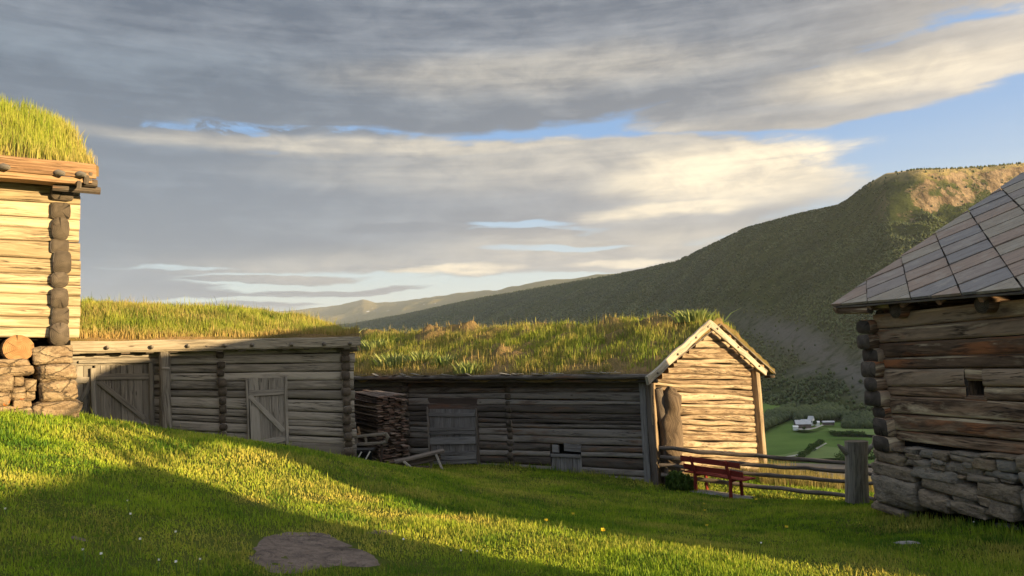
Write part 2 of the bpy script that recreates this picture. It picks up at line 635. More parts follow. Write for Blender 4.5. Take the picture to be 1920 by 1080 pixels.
def stone(name, a, bcol, c3, lichen=None, lichen_amt=0.0, scale=5.0, fiss=0.0):
    m, t, b = material(name)
    p = t.pos()
    x, y, z = t.sep(p)
    ti = t.attr('tint')
    n = t.noise(t.vec(x * 1.0, y * 1.0, z * 3.0), scale, 7, 0.65)
    n2 = t.noise(p, scale * 5, 4, 0.6)
    c = t.mix(n.ss(0.32, 0.68), a, bcol)
    c = t.mix(ti * 0.7, c, c3)
    lay = t.noise(t.vec(x * 1.5, y * 1.5, z * 4.5), 1.8, 7, 0.72, .8)
    ed = t.voronoi(t.vec(x * 2.2 + n2 * .25, y * 2.2 + n * .3, z * 4.5 + n * .6), 1.0, 'DISTANCE_TO_EDGE')
    fis = ed.ss(.035, .008) * fiss
    c = t.mix(lay.ss(0.48, 0.40) * 0.45, c, tuple(v * .35 for v in a))
    c = t.mix(n2.ss(0.5, 0.8) * 0.30, c, tuple(min(1, v * 1.6) for v in bcol))
    c = t.mix(t.noise(p, scale * 1.6, 4).ss(0.62, 0.72) * 0.5, c, (0.03, 0.028, 0.025))
    c = t.mix(fis * .7, c, (0.015, 0.012, 0.01))
    if lichen:
        l = t.noise(p, 2.6, 4, 0.6).ss(0.62, 0.68) * t.noise(p, 22, 3).ss(0.4, 0.55) * lichen_amt
        c = t.mix(l, c, lichen)
    t.put(c, b.inputs['Base Color'])
    b.inputs['Roughness'].default_value = 0.9
    t.put(t.bump(n * 0.9 + n2 * 0.5 + lay * .6 - fis * .5, 1.0, 0.05), b.inputs['Normal'])
    return m


def grass_mat(name, g1, g2, dry, trans=0.45):
    m, t, b = material(name)
    ti, d, hf = t.attr('tint'), t.attr('dry'), t.attr('hf')
    c = t.mix(ti, g1, g2)
    c = t.mix(d, c, dry)
    out = m.node_tree.nodes['Material Output']
    t.put(c, b.inputs['Base Color'])
    b.inputs['Roughness'].default_value = 0.6
    b.inputs['Specular IOR Level'].default_value = 0.2
    tr = t.node('ShaderNodeBsdfTranslucent')
    t.put(c, tr.inputs['Color'])
    mx = t.node('ShaderNodeMixShader')
    mx.inputs[0].default_value = trans
    m.node_tree.links.new(b.outputs[0], mx.inputs[1])
    m.node_tree.links.new(tr.outputs[0], mx.inputs[2])
    m.node_tree.links.new(mx.outputs[0], out.inputs['Surface'])
    return m


def soil_mat(name, c1, c2, c3, scale=1.0):
    m, t, b = material(name)
    p = t.pos()
    n = t.noise(p, 0.8 * scale, 6, 0.6)
    n2 = t.noise(p, 9.0 * scale, 6, 0.7)
    n3 = t.noise(p, 40.0 * scale, 3, 0.7)
    c = t.mix(n.ss(0.35, 0.65), c1, c2)
    c = t.mix(n2.ss(0.5, 0.72) * 0.7, c, c3)
    t.put(c, b.inputs['Base Color'])
    b.inputs['Roughness'].default_value = 1.0
    b.inputs['Specular IOR Level'].default_value = 0.05
    t.put(t.bump(n2 + n3 * 0.5, 1.0, 0.06), b.inputs['Normal'])
    return m


def flat(name, col, rough=0.7, var=0.25, scale=6.0, metallic=0.0):
    m, t, b = material(name)
    n = t.noise(t.pos(), scale, 5, 0.6)
    t.put(t.mix(n.ss(0.3, 0.7), tuple(c * (1 - var) for c in col), tuple(min(1, c * (1 + var)) for c in col)), b.inputs['Base Color'])
    b.inputs['Roughness'].default_value = rough
    b.inputs['Metallic'].default_value = metallic
    t.put(t.bump(n, 0.3, 0.01), b.inputs['Normal'])
    return m


M = {}
M['house_wood'] = wood('pale_timber', (.25, .19, .11), (.46, .37, .235), (.58, .49, .33), (.12, .08, .045), .4, .5, crack=.85)
M['eave_wood'] = wood('brown_timber', (.18, .10, .05), (.33, .205, .11), (.42, .29, .17), (.05, .03, .02), .35)
M['end_dark'] = endgrain('dark_end_grain', (.05, .04, .03), (.17, .135, .10))
M['end_warm'] = endgrain('warm_end_grain', (.20, .10, .04), (.42, .26, .12))
M['barn_wood'] = wood('grey_timber', (.16, .14, .112), (.31, .275, .225), (.46, .41, .34), (.05, .04, .032), .55, .75, crack=.9)
M['door_wood'] = wood('grey_board', (.20, .18, .15), (.32, .285, .24), (.43, .39, .33), (.06, .05, .04), .4, .6)
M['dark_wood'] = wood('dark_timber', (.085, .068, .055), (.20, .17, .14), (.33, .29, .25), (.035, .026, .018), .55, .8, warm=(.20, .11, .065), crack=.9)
M['dark_door'] = wood('dark_board', (.16, .145, .135), (.26, .245, .23), (.36, .34, .325), (.06, .05, .042), .4, .5)
M['gable_wood'] = wood('sunlit_tan_timber', (.12, .078, .045), (.34, .255, .165), (.48, .39, .27), (.085, .052, .03), .75, .6, crack=1.0)  # same weathered wood as the barns, warm sunlight put into its colour
M['board_pale'] = wood('pale_board', (.24, .20, .14), (.38, .33, .25), (.48, .43, .34), (.10, .07, .05), .3, .4)
M['hut_wood'] = wood('stained_timber', (.085, .052, .032), (.28, .18, .11), (.42, .31, .21), (.030, .018, .011), .7, .7, warm=(.34, .125, .045), pale=(.64, .51, .33), crack=.9)
M['hut_end'] = endgrain('hut_end_grain', (.04, .032, .026), (.15, .12, .095))
M['rail_wood'] = wood('rail_timber', (.09, .07, .055), (.17, .14, .115), (.26, .22, .185), (.04, .03, .022), .4)
M['plank_wood'] = wood('plank_timber', (.085, .062, .05), (.17, .125, .10), (.32, .26, .21), (.04, .03, .022), .4, 1.0, warm=(.22, .10, .06))
M['trunk_wood'] = wood('weathered_trunk', (.07, .048, .032), (.15, .11, .075), (.26, .20, .14), (.02, .014, .01), .8)
M['void'] = flat('painted_dark', (.006, .005, .004), 1.0, .1)  # near-black, stands in for the unlit dark behind walls and stones
M['stone_warm'] = stone('warm_stone', (.17, .115, .07), (.36, .28, .18), (.28, .20, .12), (.55, .17, .03), 1.0, 5.0, .8)
M['stone_grey'] = stone('grey_stone', (.165, .118, .074), (.36, .27, .175), (.20, .195, .175), None, 0, 4.0)
M['rock'] = stone('flat_rock', (.085, .064, .052), (.22, .17, .135), (.15, .115, .095), None, 0, 9.0, .25)
M['pale_stone'] = stone('pale_stone', (.22, .21, .19), (.36, .34, .31), (.30, .28, .25), None, 0, 5.0)
M['turf'] = soil_mat('roof_turf', (.14, .11, .04), (.25, .165, .075), (.085, .10, .022))
M['lawn'] = soil_mat('lawn_soil', (.060, .085, .012), (.085, .105, .018), (.12, .10, .035))
M['lawn_grass'] = grass_mat('lawn_blades', (.062, .150, .010), (.28, .385, .022), (.58, .46, .10), .30)
M['roof_grass'] = grass_mat('roof_blades', (.10, .17, .018), (.34, .38, .045), (.50, .35, .13), .35)
M['high_grass'] = grass_mat('high_roof_blades', (.14, .22, .014), (.35, .40, .035), (.52, .41, .13), .35)
M['meadow'] = grass_mat('meadow_blades', (.16, .17, .04), (.24, .22, .06), (.36, .27, .11))
M['leaf'] = grass_mat('plant_leaf', (.13, .20, .04), (.34, .39, .12), (.42, .40, .18), .3)
M['bush_leaf'] = grass_mat('bush_leaf', (.03, .07, .012), (.07, .12, .02), (.12, .13, .03), .35)
M['red_paint'] = wood('red_painted_wood', (.16, .022, .016), (.25, .036, .024), (.30, .06, .04), (.08, .016, .012), .3, .3)
M['white_bar'] = flat('white_metal', (.7, .7, .68), .45, .08)
M['black_iron'] = flat('black_iron', (.02, .02, .022), .6, .3)
M['white_paint'] = flat('white_wall', (.78, .77, .74), .7, .05, .3)
M['grey_roof'] = flat('grey_metal_roof', (.42, .42, .43), .5, .1, .2)
M['brown_barn'] = flat('brown_board_wall', (.12, .09, .08), .8, .2, .3)
M['yellow_petal'] = flat('yellow_petal', (.75, .55, .02), .6, .1, 90)
M['white_petal'] = flat('white_petal', (.75, .73, .68), .6, .1, 90)
M['stem'] = flat('flower_stem', (.08, .14, .03), .7, .2, 50)


def slate_mat():
    m, t, b = material('slate')
    ti = t.attr('tint')
    u, v, _ = t.sep(t.uv())
    p = t.pos()
    c = t.mix(ti.ss(0.18, 0.30), (.205, .19, .182), (.24, .205, .18))
    c = t.mix(ti.ss(0.42, 0.52), c, (.27, .20, .155))
    c = t.mix(ti.ss(0.72, 0.80), c, (.28, .24, .185))
    n = t.noise(t.vec(u * 3, v * 16, ti * 90), 1.0, 7, .65, .6)
    n2 = t.noise(p, 4.0, 5, .6)
    c = t.mix(n.ss(.42, .72) * .55, c, (.115, .085, .07))
    c = t.mix(n2.ss(.50, .68) * .45, c, (.33, .30, .25))
    c = t.mix(t.noise(p, 14.0, 5, .7).ss(.60, .68) * .55, c, (.10, .085, .07))
    c = t.mix(t.noise(p, 23.0, 4, .7).ss(.64, .70) * .5, c, (.42, .40, .30))
    t.put(c, b.inputs['Base Color'])
    b.inputs['Roughness'].default_value = 0.75
    b.inputs['Specular IOR Level'].default_value = 0.2
    t.put(t.bump(n * .6 + t.noise(p, 40, 4) * .3, .55, .012), b.inputs['Normal'])
    return m


M['slate'] = slate_mat()


def mountain_mat():
    m, t, b = material('mountain_side')
    p = t.pos()
    x, y, z = t.sep(p)
    nx, ny, nz = t.sep(t.nrm())
    n = t.noise(p, 0.004, 8, 0.62)
    n2 = t.noise(p, 0.03, 6, 0.7)
    n3 = t.noise(t.vec(x, y, z * .15), 0.028, 8, 0.75, .5)
    green = t.mix(n2.ss(.35, .65), (.026, .038, .013), (.060, .072, .022))
    sunlit_moor = t.mix(n2.ss(.35, .7), (.32, .25, .11), (.58, .43, .20))  # moor tan with a golden sunlit tone put into the colour
    rock = t.mix(n3.ss(.35, .65), (.05, .036, .022), (.36, .26, .155))
    up = (z + (n - .5) * 260.0 + t.attr('bluff') * 40.0).ss(440, 530)  # bluff term widens the painted sunlit band along the crest
    c = t.mix(up, green, sunlit_moor)
    steep = (nz + (n2 - .5) * .8 + (n - .5) * .9).ss(.66, .56) * t.attr('bluff')
    c = t.mix(steep, c, rock)
    scree = t.attr('scree') * (n2 + n * .5).ss(.55, .8)
    c = t.mix(scree, c, (.115, .108, .095))
    t.put(c, b.inputs['Base Color'])
    b.inputs['Roughness'].default_value = 1.0
    b.inputs['Specular IOR Level'].default_value = 0.0
    t.put(t.bump(n2 + n3 * .5, 1.0, 14.0), b.inputs['Normal'])
    return m


def far_mat(name, low, high, hz):
    m, t, b = material(name)
    p = t.pos()
    x, y, z = t.sep(p)
    n2 = t.noise(p, 0.006, 8, 0.65)
    up = (z + (n2 - .5) * 220.0).ss(hz - 130, hz + 120)
    c = t.mix(up, low, high)
    snow = t.noise(t.vec(x, y, z * 6), 0.004, 4, .5).ss(.70, .73) * (z).ss(hz, hz + 60)
    c = t.mix(n2.ss(.45, .7) * .5, c, tuple(v * 1.7 for v in low))
    c = t.mix(snow, c, (.75, .74, .74))
    t.put(c, b.inputs['Base Color'])
    b.inputs['Roughness'].default_value = 1.0
    b.inputs['Specular IOR Level'].default_value = 0.0
    t.put(t.bump(n2, 1.0, 40.0), b.inputs['Normal'])
    return m


def valley_mat():
    m, t, b = material('valley_field')
    p = t.pos()
    x, y, z = t.sep(p)
    n = t.noise(p, 0.01, 6, .6)
    n2 = t.noise(t.vec(x * .15, y, 0), 0.06, 4, .6)
    c = t.mix(n.ss(.35, .65), (.075, .13, .032), (.115, .175, .045))
    c = t.mix(n2.ss(.5, .7) * .4, c, (.10, .125, .045))
    t.put(c, b.inputs['Base Color'])
    b.inputs['Roughness'].default_value = 1.0
    b.inputs['Specular IOR Level'].default_value = 0.0
    return m


M['mountain'] = mountain_mat()
M['far_moor'] = far_mat('far_moorland', (.07, .085, .03), (.27, .22, .10), 560)
M['valley'] = valley_mat()
M['brown_field'] = flat('ploughed_field', (.17, .135, .10), 1.0, .15, .02)
M['light_field'] = flat('mown_field', (.12, .17, .045), 1.0, .15, .02)
M['track'] = flat('gravel_track', (.34, .32, .27), 1.0, .1, .05)
M['forest'] = grass_mat('forest_crowns', (.026, .044, .013), (.085, .108, .030), (.15, .155, .045), .12)
# ------------------------------------------------------------------ ground near the houses: thin-plate surface through surveyed points
def _ctl():
    c = []
    for px, py, d in ((0, 762, 12.0), (70, 772, 12.0), (140, 788, 12.0), (290, 815, 16.2), (420, 840, 16.6), (535, 846, 17.0), (600, 863, 17.4), (220, 796, 11.9), (300, 812, 11.6), (365, 820, 11.3), (430, 830, 11.0), (500, 850, 10.4), (560, 873, 10.0), (660, 871, 17.6),
                      (720, 882, 20.2), (800, 882, 20.0), (870, 874, 21.5), (960, 874, 20.4), (1080, 890, 19.0), (1215, 906, 17.8),
                      (1302, 917, 17.6), (1372, 929, 17.0), (1432, 914, 23.6), (1500, 926, 17.2), (1600, 946, 14.6), (1655, 952, 12.9), (1900, 966, 10.3)):
        c.append(P(px, py, d))
    for px, py, z in ((0, 1080, -1.28), (300, 1080, -1.42), (590, 1080, -1.62), (590, 1000, -1.68), (960, 1080, -1.78), (1400, 1080, -1.97), (1920, 1080, -2.25), (1905, 985, -2.52),
                      (0, 920, -1.10), (250, 880, -1.33), (640, 905, -1.76), (640, 985, -1.74), (1000, 1005, -1.92), (1200, 1048, -1.95),
                      (1000, 950, -2.62), (1300, 990, -2.62), (1600, 1000, -2.66)):
        c.append(Pz(px, py, z))
    for q in ((0, 0, -1.6), (-8, 0, -.9), (8, 0, -2.3), (0, -10, -1.2), (15, -10, -2.4), (-15, -10, -.2), (-18, 10, .15), (-18, 20, -.5), (-14, 30, -1.6), (-5, 30, -4.0), (4, 32, -6.2),
              (9.8, 25.5, -6.6), (14, 24, -6.8), (15, 14, -4.4), (22, 5, -4.2), (24, 24, -9), (8, 34, -9.6), (-25, -15, .4), (28, -15, -4), (-25, 34, -2.2), (30, 34, -14), (28, 10, -6)):
        c.append(Vector(q))
    return np.array(c)


_C = _ctl()


def _phi(r2):
    return 0.5 * r2 * np.log(r2 + 1e-9)


def _fit():
    n = len(_C)
    d2 = ((_C[:, None, :2] - _C[None, :, :2]) ** 2).sum(-1)
    A = np.zeros((n + 3, n + 3))
    A[:n, :n] = _phi(d2) + np.eye(n) * 0.25
    A[:n, n] = 1; A[:n, n + 1:] = _C[:, :2]
    A[n:, :n] = A[:n, n:].T
    return np.linalg.solve(A, np.concatenate([_C[:, 2], np.zeros(3)]))


_W = _fit()


def gz(x, y):
    x = np.asarray(x, dtype=np.float64); y = np.asarray(y, dtype=np.float64)
    sh = x.shape
    x = x.ravel(); y = y.ravel()
    out = np.empty_like(x)
    for i in range(0, len(x), 40000):
        d2 = (x[i:i+40000, None] - _C[None, :, 0]) ** 2 + (y[i:i+40000, None] - _C[None, :, 1]) ** 2
        out[i:i+40000] = _phi(d2) @ _W[:-3] + _W[-3] + _W[-2] * x[i:i+40000] + _W[-1] * y[i:i+40000]
    out += (fbm(x, y, 0.9, 3, 3) - 0.5) * 0.10 + (fbm(x, y, 4.0, 5, 2) - 0.5) * 0.03
    return out.reshape(sh)


def gpt(x, y, dz=0.0):
    return Vector((x, y, float(gz(np.array([x]), np.array([y]))[0]) + dz))


def on_ground(px, py):
    """the point of the lawn seen at this spot"""
    r = ray(px, py)
    lo, hi = 1.5, 60.0
    ds = np.linspace(lo, hi, 1200)
    z = gz(r.x * ds, r.y * ds)
    k = int(np.argmax(r.z * ds <= z))
    return r * float(ds[k])


def sheet(name, xs, ys, zfun, mat, kind='structure', smooth=True):
    X, Y = np.meshgrid(xs, ys)
    Z = zfun(X, Y)
    v = np.stack([X, Y, Z], -1).reshape(-1, 3)
    nx, ny = len(xs), len(ys)
    i = (np.arange(ny - 1)[:, None] * nx + np.arange(nx - 1)[None, :]).ravel()
    f = np.stack([i, i + 1, i + nx + 1, i + nx], 1).astype(np.int32)
    return np_mesh(name, v, [f], mat, None, None, kind, smooth)


sheet('lawn', np.arange(-27, 30.01, 0.2), np.arange(-17, 34.01, 0.2), gz, M['lawn'])

# ------------------------------------------------------------------ valley, mountain, far moorland
VZ = -125.0


def polar_sheet(name, us, rs, zfun, mat, attrs=None):
    """us: tangent of azimuth columns, rs: (n_r, n_u) distances"""
    az = np.arctan(us)[None, :]
    X = rs * np.sin(az); Y = rs * np.cos(az)
    Z = zfun(X, Y, rs)
    v = np.stack([X, Y, Z], -1).reshape(-1, 3)
    nr, nu = rs.shape
    i = (np.arange(nr - 1)[:, None] * nu + np.arange(nu - 1)[None, :]).ravel()
    f = np.stack([i, i + 1, i + nu + 1, i + nu], 1).astype(np.int32)
    return np_mesh(name, v, [f], mat, None, attrs, 'structure', True), v


_us = np.tan(np.linspace(math.radians(-70), math.radians(70), 180))
_rs = np.concatenate([np.linspace(24, 60, 14), np.geomspace(66, 16000, 90)])[:, None] * np.ones((1, 180))


def _vz(X, Y, R):
    k = np.clip((R - 24) / 330.0, 0, 1)
    return -9.5 + (VZ + 9.5) * (1 - (1 - k) ** 1.35) + (fbm(X, Y, .004, 2, 3) - .5) * 6 * k - np.clip(R - 1500, 0, None) * 0.004


polar_sheet('valley_floor', _us, _rs, _vz, M['valley'])


def sil(px, py):
    r = ray(px, py)
    return math.atan2(r.x, r.y), r.z / math.hypot(r.x, r.y)


def make_mountain():
    # ridge line: pixel silhouette, horizontal distance of ridge and of foot
    pts = [(330, 640, 14000, 9000), (560, 612, 12000, 7500), (660, 606, 10500, 6000), (760, 588, 9000, 4600), (900, 558, 7600, 3500), (1000, 541, 6700, 2900), (1120, 520, 5700, 2400), (1200, 506, 5000, 2050),
           (1270, 489, 4500, 1800), (1310, 470, 4200, 1650), (1400, 427, 3650, 1420), (1500, 400, 3250, 1240), (1570, 385, 3020, 1150), (1590, 374, 2960, 1130), (1622, 348, 2880, 1100), (1660, 325, 2830, 1090),
           (1720, 317, 2930, 1130), (1800, 315, 3060, 1200), (1860, 311, 3150, 1270), (1920, 305, 3250, 1350), (2200, 285, 3700, 1600), (2600, 300, 4000, 1800), (3200, 330, 4200, 2000)]
    az = np.array([sil(p[0], p[1])[0] for p in pts]); te = np.array([sil(p[0], p[1])[1] for p in pts])
    rr = np.array([p[2] for p in pts], float); rf = np.array([p[3] for p in pts], float)
    nu, nr = 520, 210
    A = np.linspace(az[0], az[-1], nu)
    TE = np.interp(A, az, te); RR = np.interp(A, az, rr); RF = np.interp(A, az, rf)
    k = np.linspace(0, 1.55, nr)[:, None]
    R = RF + (RR - RF) * k
    ZR = TE * RR
    X = R * np.sin(A); Y = R * np.cos(A)
    kk = np.clip(k, 0, 1)
    # lower part gentle, then steep, rounding into the plateau
    prof = np.where(kk < .2, kk * .55, .11 + (kk - .2) * 1.27)
    prof = np.where(kk > .8, .872 + (1 - .872) * (1 - (1 - (kk - .8) / .2) ** 2.0), prof)
    Z = VZ - 3 + (ZR - VZ + 3) * prof
    # bluff at the right end: steep cliff below the plateau
    px_eq = 960 + 1400 * np.tan(A)
    bl = np.clip((px_eq - 1640) / 110, 0, 1)
    cl = VZ - 3 + (ZR - VZ + 3) * np.where(kk < .62, kk * 1.10, np.where(kk < .71, .682 + (kk - .62) * 3.0, .952 + (kk - .71) * .1655))
    Z = Z * (1 - bl) + cl * bl
    amp = np.clip((k - 0.02) * 5, 0, 1) * np.clip((1.0 - k) * 6, 0.0, 1) * np.ones_like(Z)
    Z = Z + amp * ((fbm(X, Y, .0016, 1, 4) - .5) * 70 + (fbm(X, Y, .012, 4, 4) - .5) * 14)
    Z = Z + amp * bl * (np.abs(fbm(X + Z * .3, Y, .010, 6, 4) - .5)) * -90
    Z = np.where(k > 1, ZR * (1 - (k - 1) * .30) + (k - 1) * ZR * .25, Z)
    Z = Z + np.clip(k - .97, 0, .03) / .03 * (fbm(X, Y, .01, 9, 3) - .5) * 7
    scr = np.exp(-((px_eq - 1560 + (k - .18) * 900) / 70.0) ** 2) * np.clip((.42 - k) * 8, 0, 1) * np.clip(k * 14, 0, 1)
    scr = np.maximum(scr, np.exp(-((k - .14 - (px_eq - 1500) * .0005) / .03) ** 2) * np.clip((px_eq - 1440) / 60, 0, 1) * .9)
    Z = np.minimum(Z, TE * R - np.clip(1 - k, 0, .05) * 60)
    v = np.stack([X, Y, Z], -1).reshape(-1, 3)
    i = (np.arange(nr - 1)[:, None] * nu + np.arange(nu - 1)[None, :]).ravel()
    f = np.stack([i, i + 1, i + nu + 1, i + nu], 1).astype(np.int32)
    np_mesh('mountain', v, [f], M['mountain'], None, {'scree': scr.ravel(), 'bluff': (bl * np.ones_like(Z)).ravel()}, 'structure', True)
    # forest crowns over the lower four fifths
    n = 130000
    ia = rng.random(n) * (nu - 2)
    pxs = 960 + 1400 * np.tan(A[0] + (A[1] - A[0]) * ia)
    keep = (pxs > 640) & (pxs < 1960)
    ik = rng.random(n) ** .85 * (nr - 2) / 1.55 * 1.0
    keep &= ik < (nr - 2)
    i0 = ia.astype(int); k0 = ik.astype(int)
    kv = k[k0, 0]
    dens = np.where(kv < .72, 1.0, np.clip((.98 - kv) * 3.2, 0, 1)) * (1 - .985 * np.clip(scr[k0, i0] * 1.6, 0, 1))
    slope = np.abs(Z[np.minimum(k0 + 1, nr - 1), i0] - Z[k0, i0]) / (R[np.minimum(k0 + 1, nr - 1), i0] - R[k0, i0] + 1e-6)
    dens = dens * np.where((bl[i0] > .3) & (kv > .60) & (kv < .76), .12, 1) * np.where((bl[i0] > .1) & (kv >= .76), np.where(kv > .84, 0, .10), 1)
    dens = dens * np.clip(fbm(X[k0, i0], Y[k0, i0], .006, 12, 4) * 3.2 - .75, 0.1, 1)
    keep &= rng.random(n) < dens
    k0, i0 = k0[keep], i0[keep]
    fa, fk = (ia[keep] - i0)[:, None], (ik[keep] - k0)[:, None]
    V = v.reshape(nr, nu, 3)
    base = V[k0, i0] * (1 - fa) * (1 - fk) + V[k0, i0 + 1] * fa * (1 - fk) + V[k0 + 1, i0] * (1 - fa) * fk + V[k0 + 1, i0 + 1] * fa * fk
    d = np.linalg.norm(base, axis=1)
    h = rng.uniform(5, 9.5, len(d)) * np.clip(d / 2200, .85, 1.8) * (1.12 - kv[keep] * .55)
    crowns('forest', base, h, M['forest'], 'forest')


def crowns(name, base, h, mat, label=None):
    n = len(base)
    w = h * rng.uniform(.28, .5, n)
    m = 5
    ang = np.linspace(0, 2 * np.pi, m, endpoint=False)[None, :] + rng.uniform(0, 6, n)[:, None]
    vs = [base - np.array([0, 0, .5])]
    for fz, fr in ((.38, 1.0), (.72, .72)):
        rad = w[:, None] * fr * rng.uniform(.7, 1.25, (n, m))
        ring = np.stack([base[:, 0:1] + np.cos(ang) * rad, base[:, 1:2] + np.sin(ang) * rad, base[:, 2:3] + (h * fz)[:, None] * rng.uniform(.85, 1.15, (n, m))], -1)
        vs.append(ring.reshape(n * m, 3).reshape(n, m, 3))
    top = base + np.stack([np.zeros(n), np.zeros(n), h], 1)
    allv = np.concatenate([vs[0][:, None, :], vs[1], vs[2], top[:, None, :]], 1)
    b = np.arange(n, dtype=np.int32)[:, None] * (2 + 2 * m)
    tris, quads = [], []
    for j in range(m):
        j2 = (j + 1) % m
        tris.append(b + np.array([[0, 1 + j2, 1 + j]]))
        quads.append(b + np.array([[1 + j, 1 + j2, 1 + m + j2, 1 + m + j]]))
        tris.append(b + np.array([[1 + m + j, 1 + m + j2, 1 + 2 * m]]))
    o = np_mesh(name, allv.reshape(-1, 3), [np.concatenate(quads), np.concatenate(tris)], mat, None,
                {'tint': np.repeat(np.clip(fbm(base[:, 0], base[:, 1], .008, 31, 4) * 1.6 - .3 + rng.normal(0, .16, n), 0, 1), 2 + 2 * m), 'dry': np.repeat(np.clip(fbm(base[:, 0], base[:, 1], .004, 37, 3) * 2 - 1.0, 0, .8) * rng.random(n), 2 + 2 * m)}, 'stuff')
    return o


make_mountain()


def make_far():
    pts = [(420, 590, 26000), (560, 581, 26000), (585, 578, 25000), (640, 571, 24000), (660, 566, 23500), (682, 561, 23000), (705, 567, 22500), (745, 566, 21000), (800, 558, 19000), (860, 549, 17500), (905, 544, 16500),
           (925, 545, 15500), (960, 537, 14500), (1000, 530, 13500), (1080, 520, 12500), (1160, 511, 11500), (1240, 500, 10500), (1330, 486, 9800), (1450, 470, 9000), (1700, 440, 8500), (2000, 400, 8500)]
    az = np.array([sil(p[0], p[1])[0] for p in pts]); te = np.array([sil(p[0], p[1])[1] for p in pts]); rr = np.array([p[2] for p in pts], float)
    nu, nr = 420, 70
    A = np.linspace(az[0], az[-1], nu)
    TE = np.interp(A, az, te); RR = np.interp(A, az, rr)
    k = np.linspace(0, 1.4, nr)[:, None]
    R = RR * (.62 + .38 * k)
    ZR = TE * RR
    X = R * np.sin(A); Y = R * np.cos(A)
    kk = np.clip(k, 0, 1)
    Z = -100 + (ZR + 100) * (kk * .75 + .25 * (1 - (1 - kk) ** 2))
    amp = np.clip(k * 5, 0, 1) * np.clip((1 - k) * 4, 0, 1)
    Z = Z + amp * (fbm(X, Y, .0007, 3, 5) - .5) * 420
    Z = np.where(k > 1, ZR * (1 - (k - 1) * .6), Z)
    Z = Z + np.clip(k - .9, 0, .1) / .1 * (fbm(X, Y, .0018, 19, 4) - .5) * 55
    v = np.stack([X, Y, Z], -1).reshape(-1, 3)
    i = (np.arange(nr - 1)[:, None] * nu + np.arange(nu - 1)[None, :]).ravel()
    f = np.stack([i, i + 1, i + nu + 1, i + nu], 1).astype(np.int32)
    np_mesh('far_hills', v, [f], M['far_moor'], None, None, 'structure', True)


make_far()


def sunward_ridge():
    """the hill on the sun's side, out of the picture: it keeps the valley floor in evening shade"""
    sh = Vector((math.sin(SUN_AZ), math.cos(SUN_AZ), 0)); av = Vector((math.cos(SUN_AZ), -math.sin(SUN_AZ), 0))
    aa = np.linspace(-4200, 2200, 160); tt = np.linspace(-700, 700, 21)
    A, T = np.meshgrid(aa, tt)
    D = 2000.0
    X = sh.x * (D + T) + av.x * A; Y = sh.y * (D + T) + av.y * A
    crest = D * math.tan(SUN_EL) - 28
    Z = -130 + (crest + 130) * np.clip(1 - np.abs(T) / 700, 0, 1) + (fbm(X, Y, .004, 5, 3) - .5) * 40 * np.clip(np.abs(T) / 150, 0, 1)
    v = np.stack([X, Y, Z], -1).reshape(-1, 3)
    nx, ny = len(aa), len(tt)
    i = (np.arange(ny - 1)[:, None] * nx + np.arange(nx - 1)[None, :]).ravel()
    f = np.stack([i, i + 1, i + nx + 1, i + nx], 1).astype(np.int32)
    np_mesh('hill', v, [f], M['valley'], None, None, 'structure', True)


sunward_ridge()
# ------------------------------------------------------------------ log walls
class Plane:
    """a wall plane: p0 at the wall's start, d along it (horizontal), n outward (towards the eye)"""
    def __init__(self, p0, d, lean=0.0):
        self.p0 = Vector(p0)
        self.d = Vector((d[0], d[1], 0)).normalized()
        n = Vector((self.d.y, -self.d.x, 0))
        if n.dot(-self.p0) < 0:
            n = -n
        self.n = n
        self.z = Vector((0, 0, 1))

    def hit(self, px, py, off=0.0):
        r = ray(px, py)
        p0 = self.p0 + self.n * off
        return r * (p0.dot(self.n) / r.dot(self.n))

    def sz(self, px, py, off=0.0):
        q = self.hit(px, py, off) - self.p0
        return q.dot(self.d), q.z + self.p0.z

    def at(self, s, z, off=0.0):
        return Vector((self.p0.x, self.p0.y, 0)) + self.d * s + self.n * off + Vector((0, 0, z))


def log_rows(n, jitter, seed):
    r = random.Random(seed)
    h = [1 + r.uniform(-jitter, jitter) for _ in range(n)]
    t = sum(h)
    f = [0]
    for x in h:
        f.append(f[-1] + x / t)
    return f


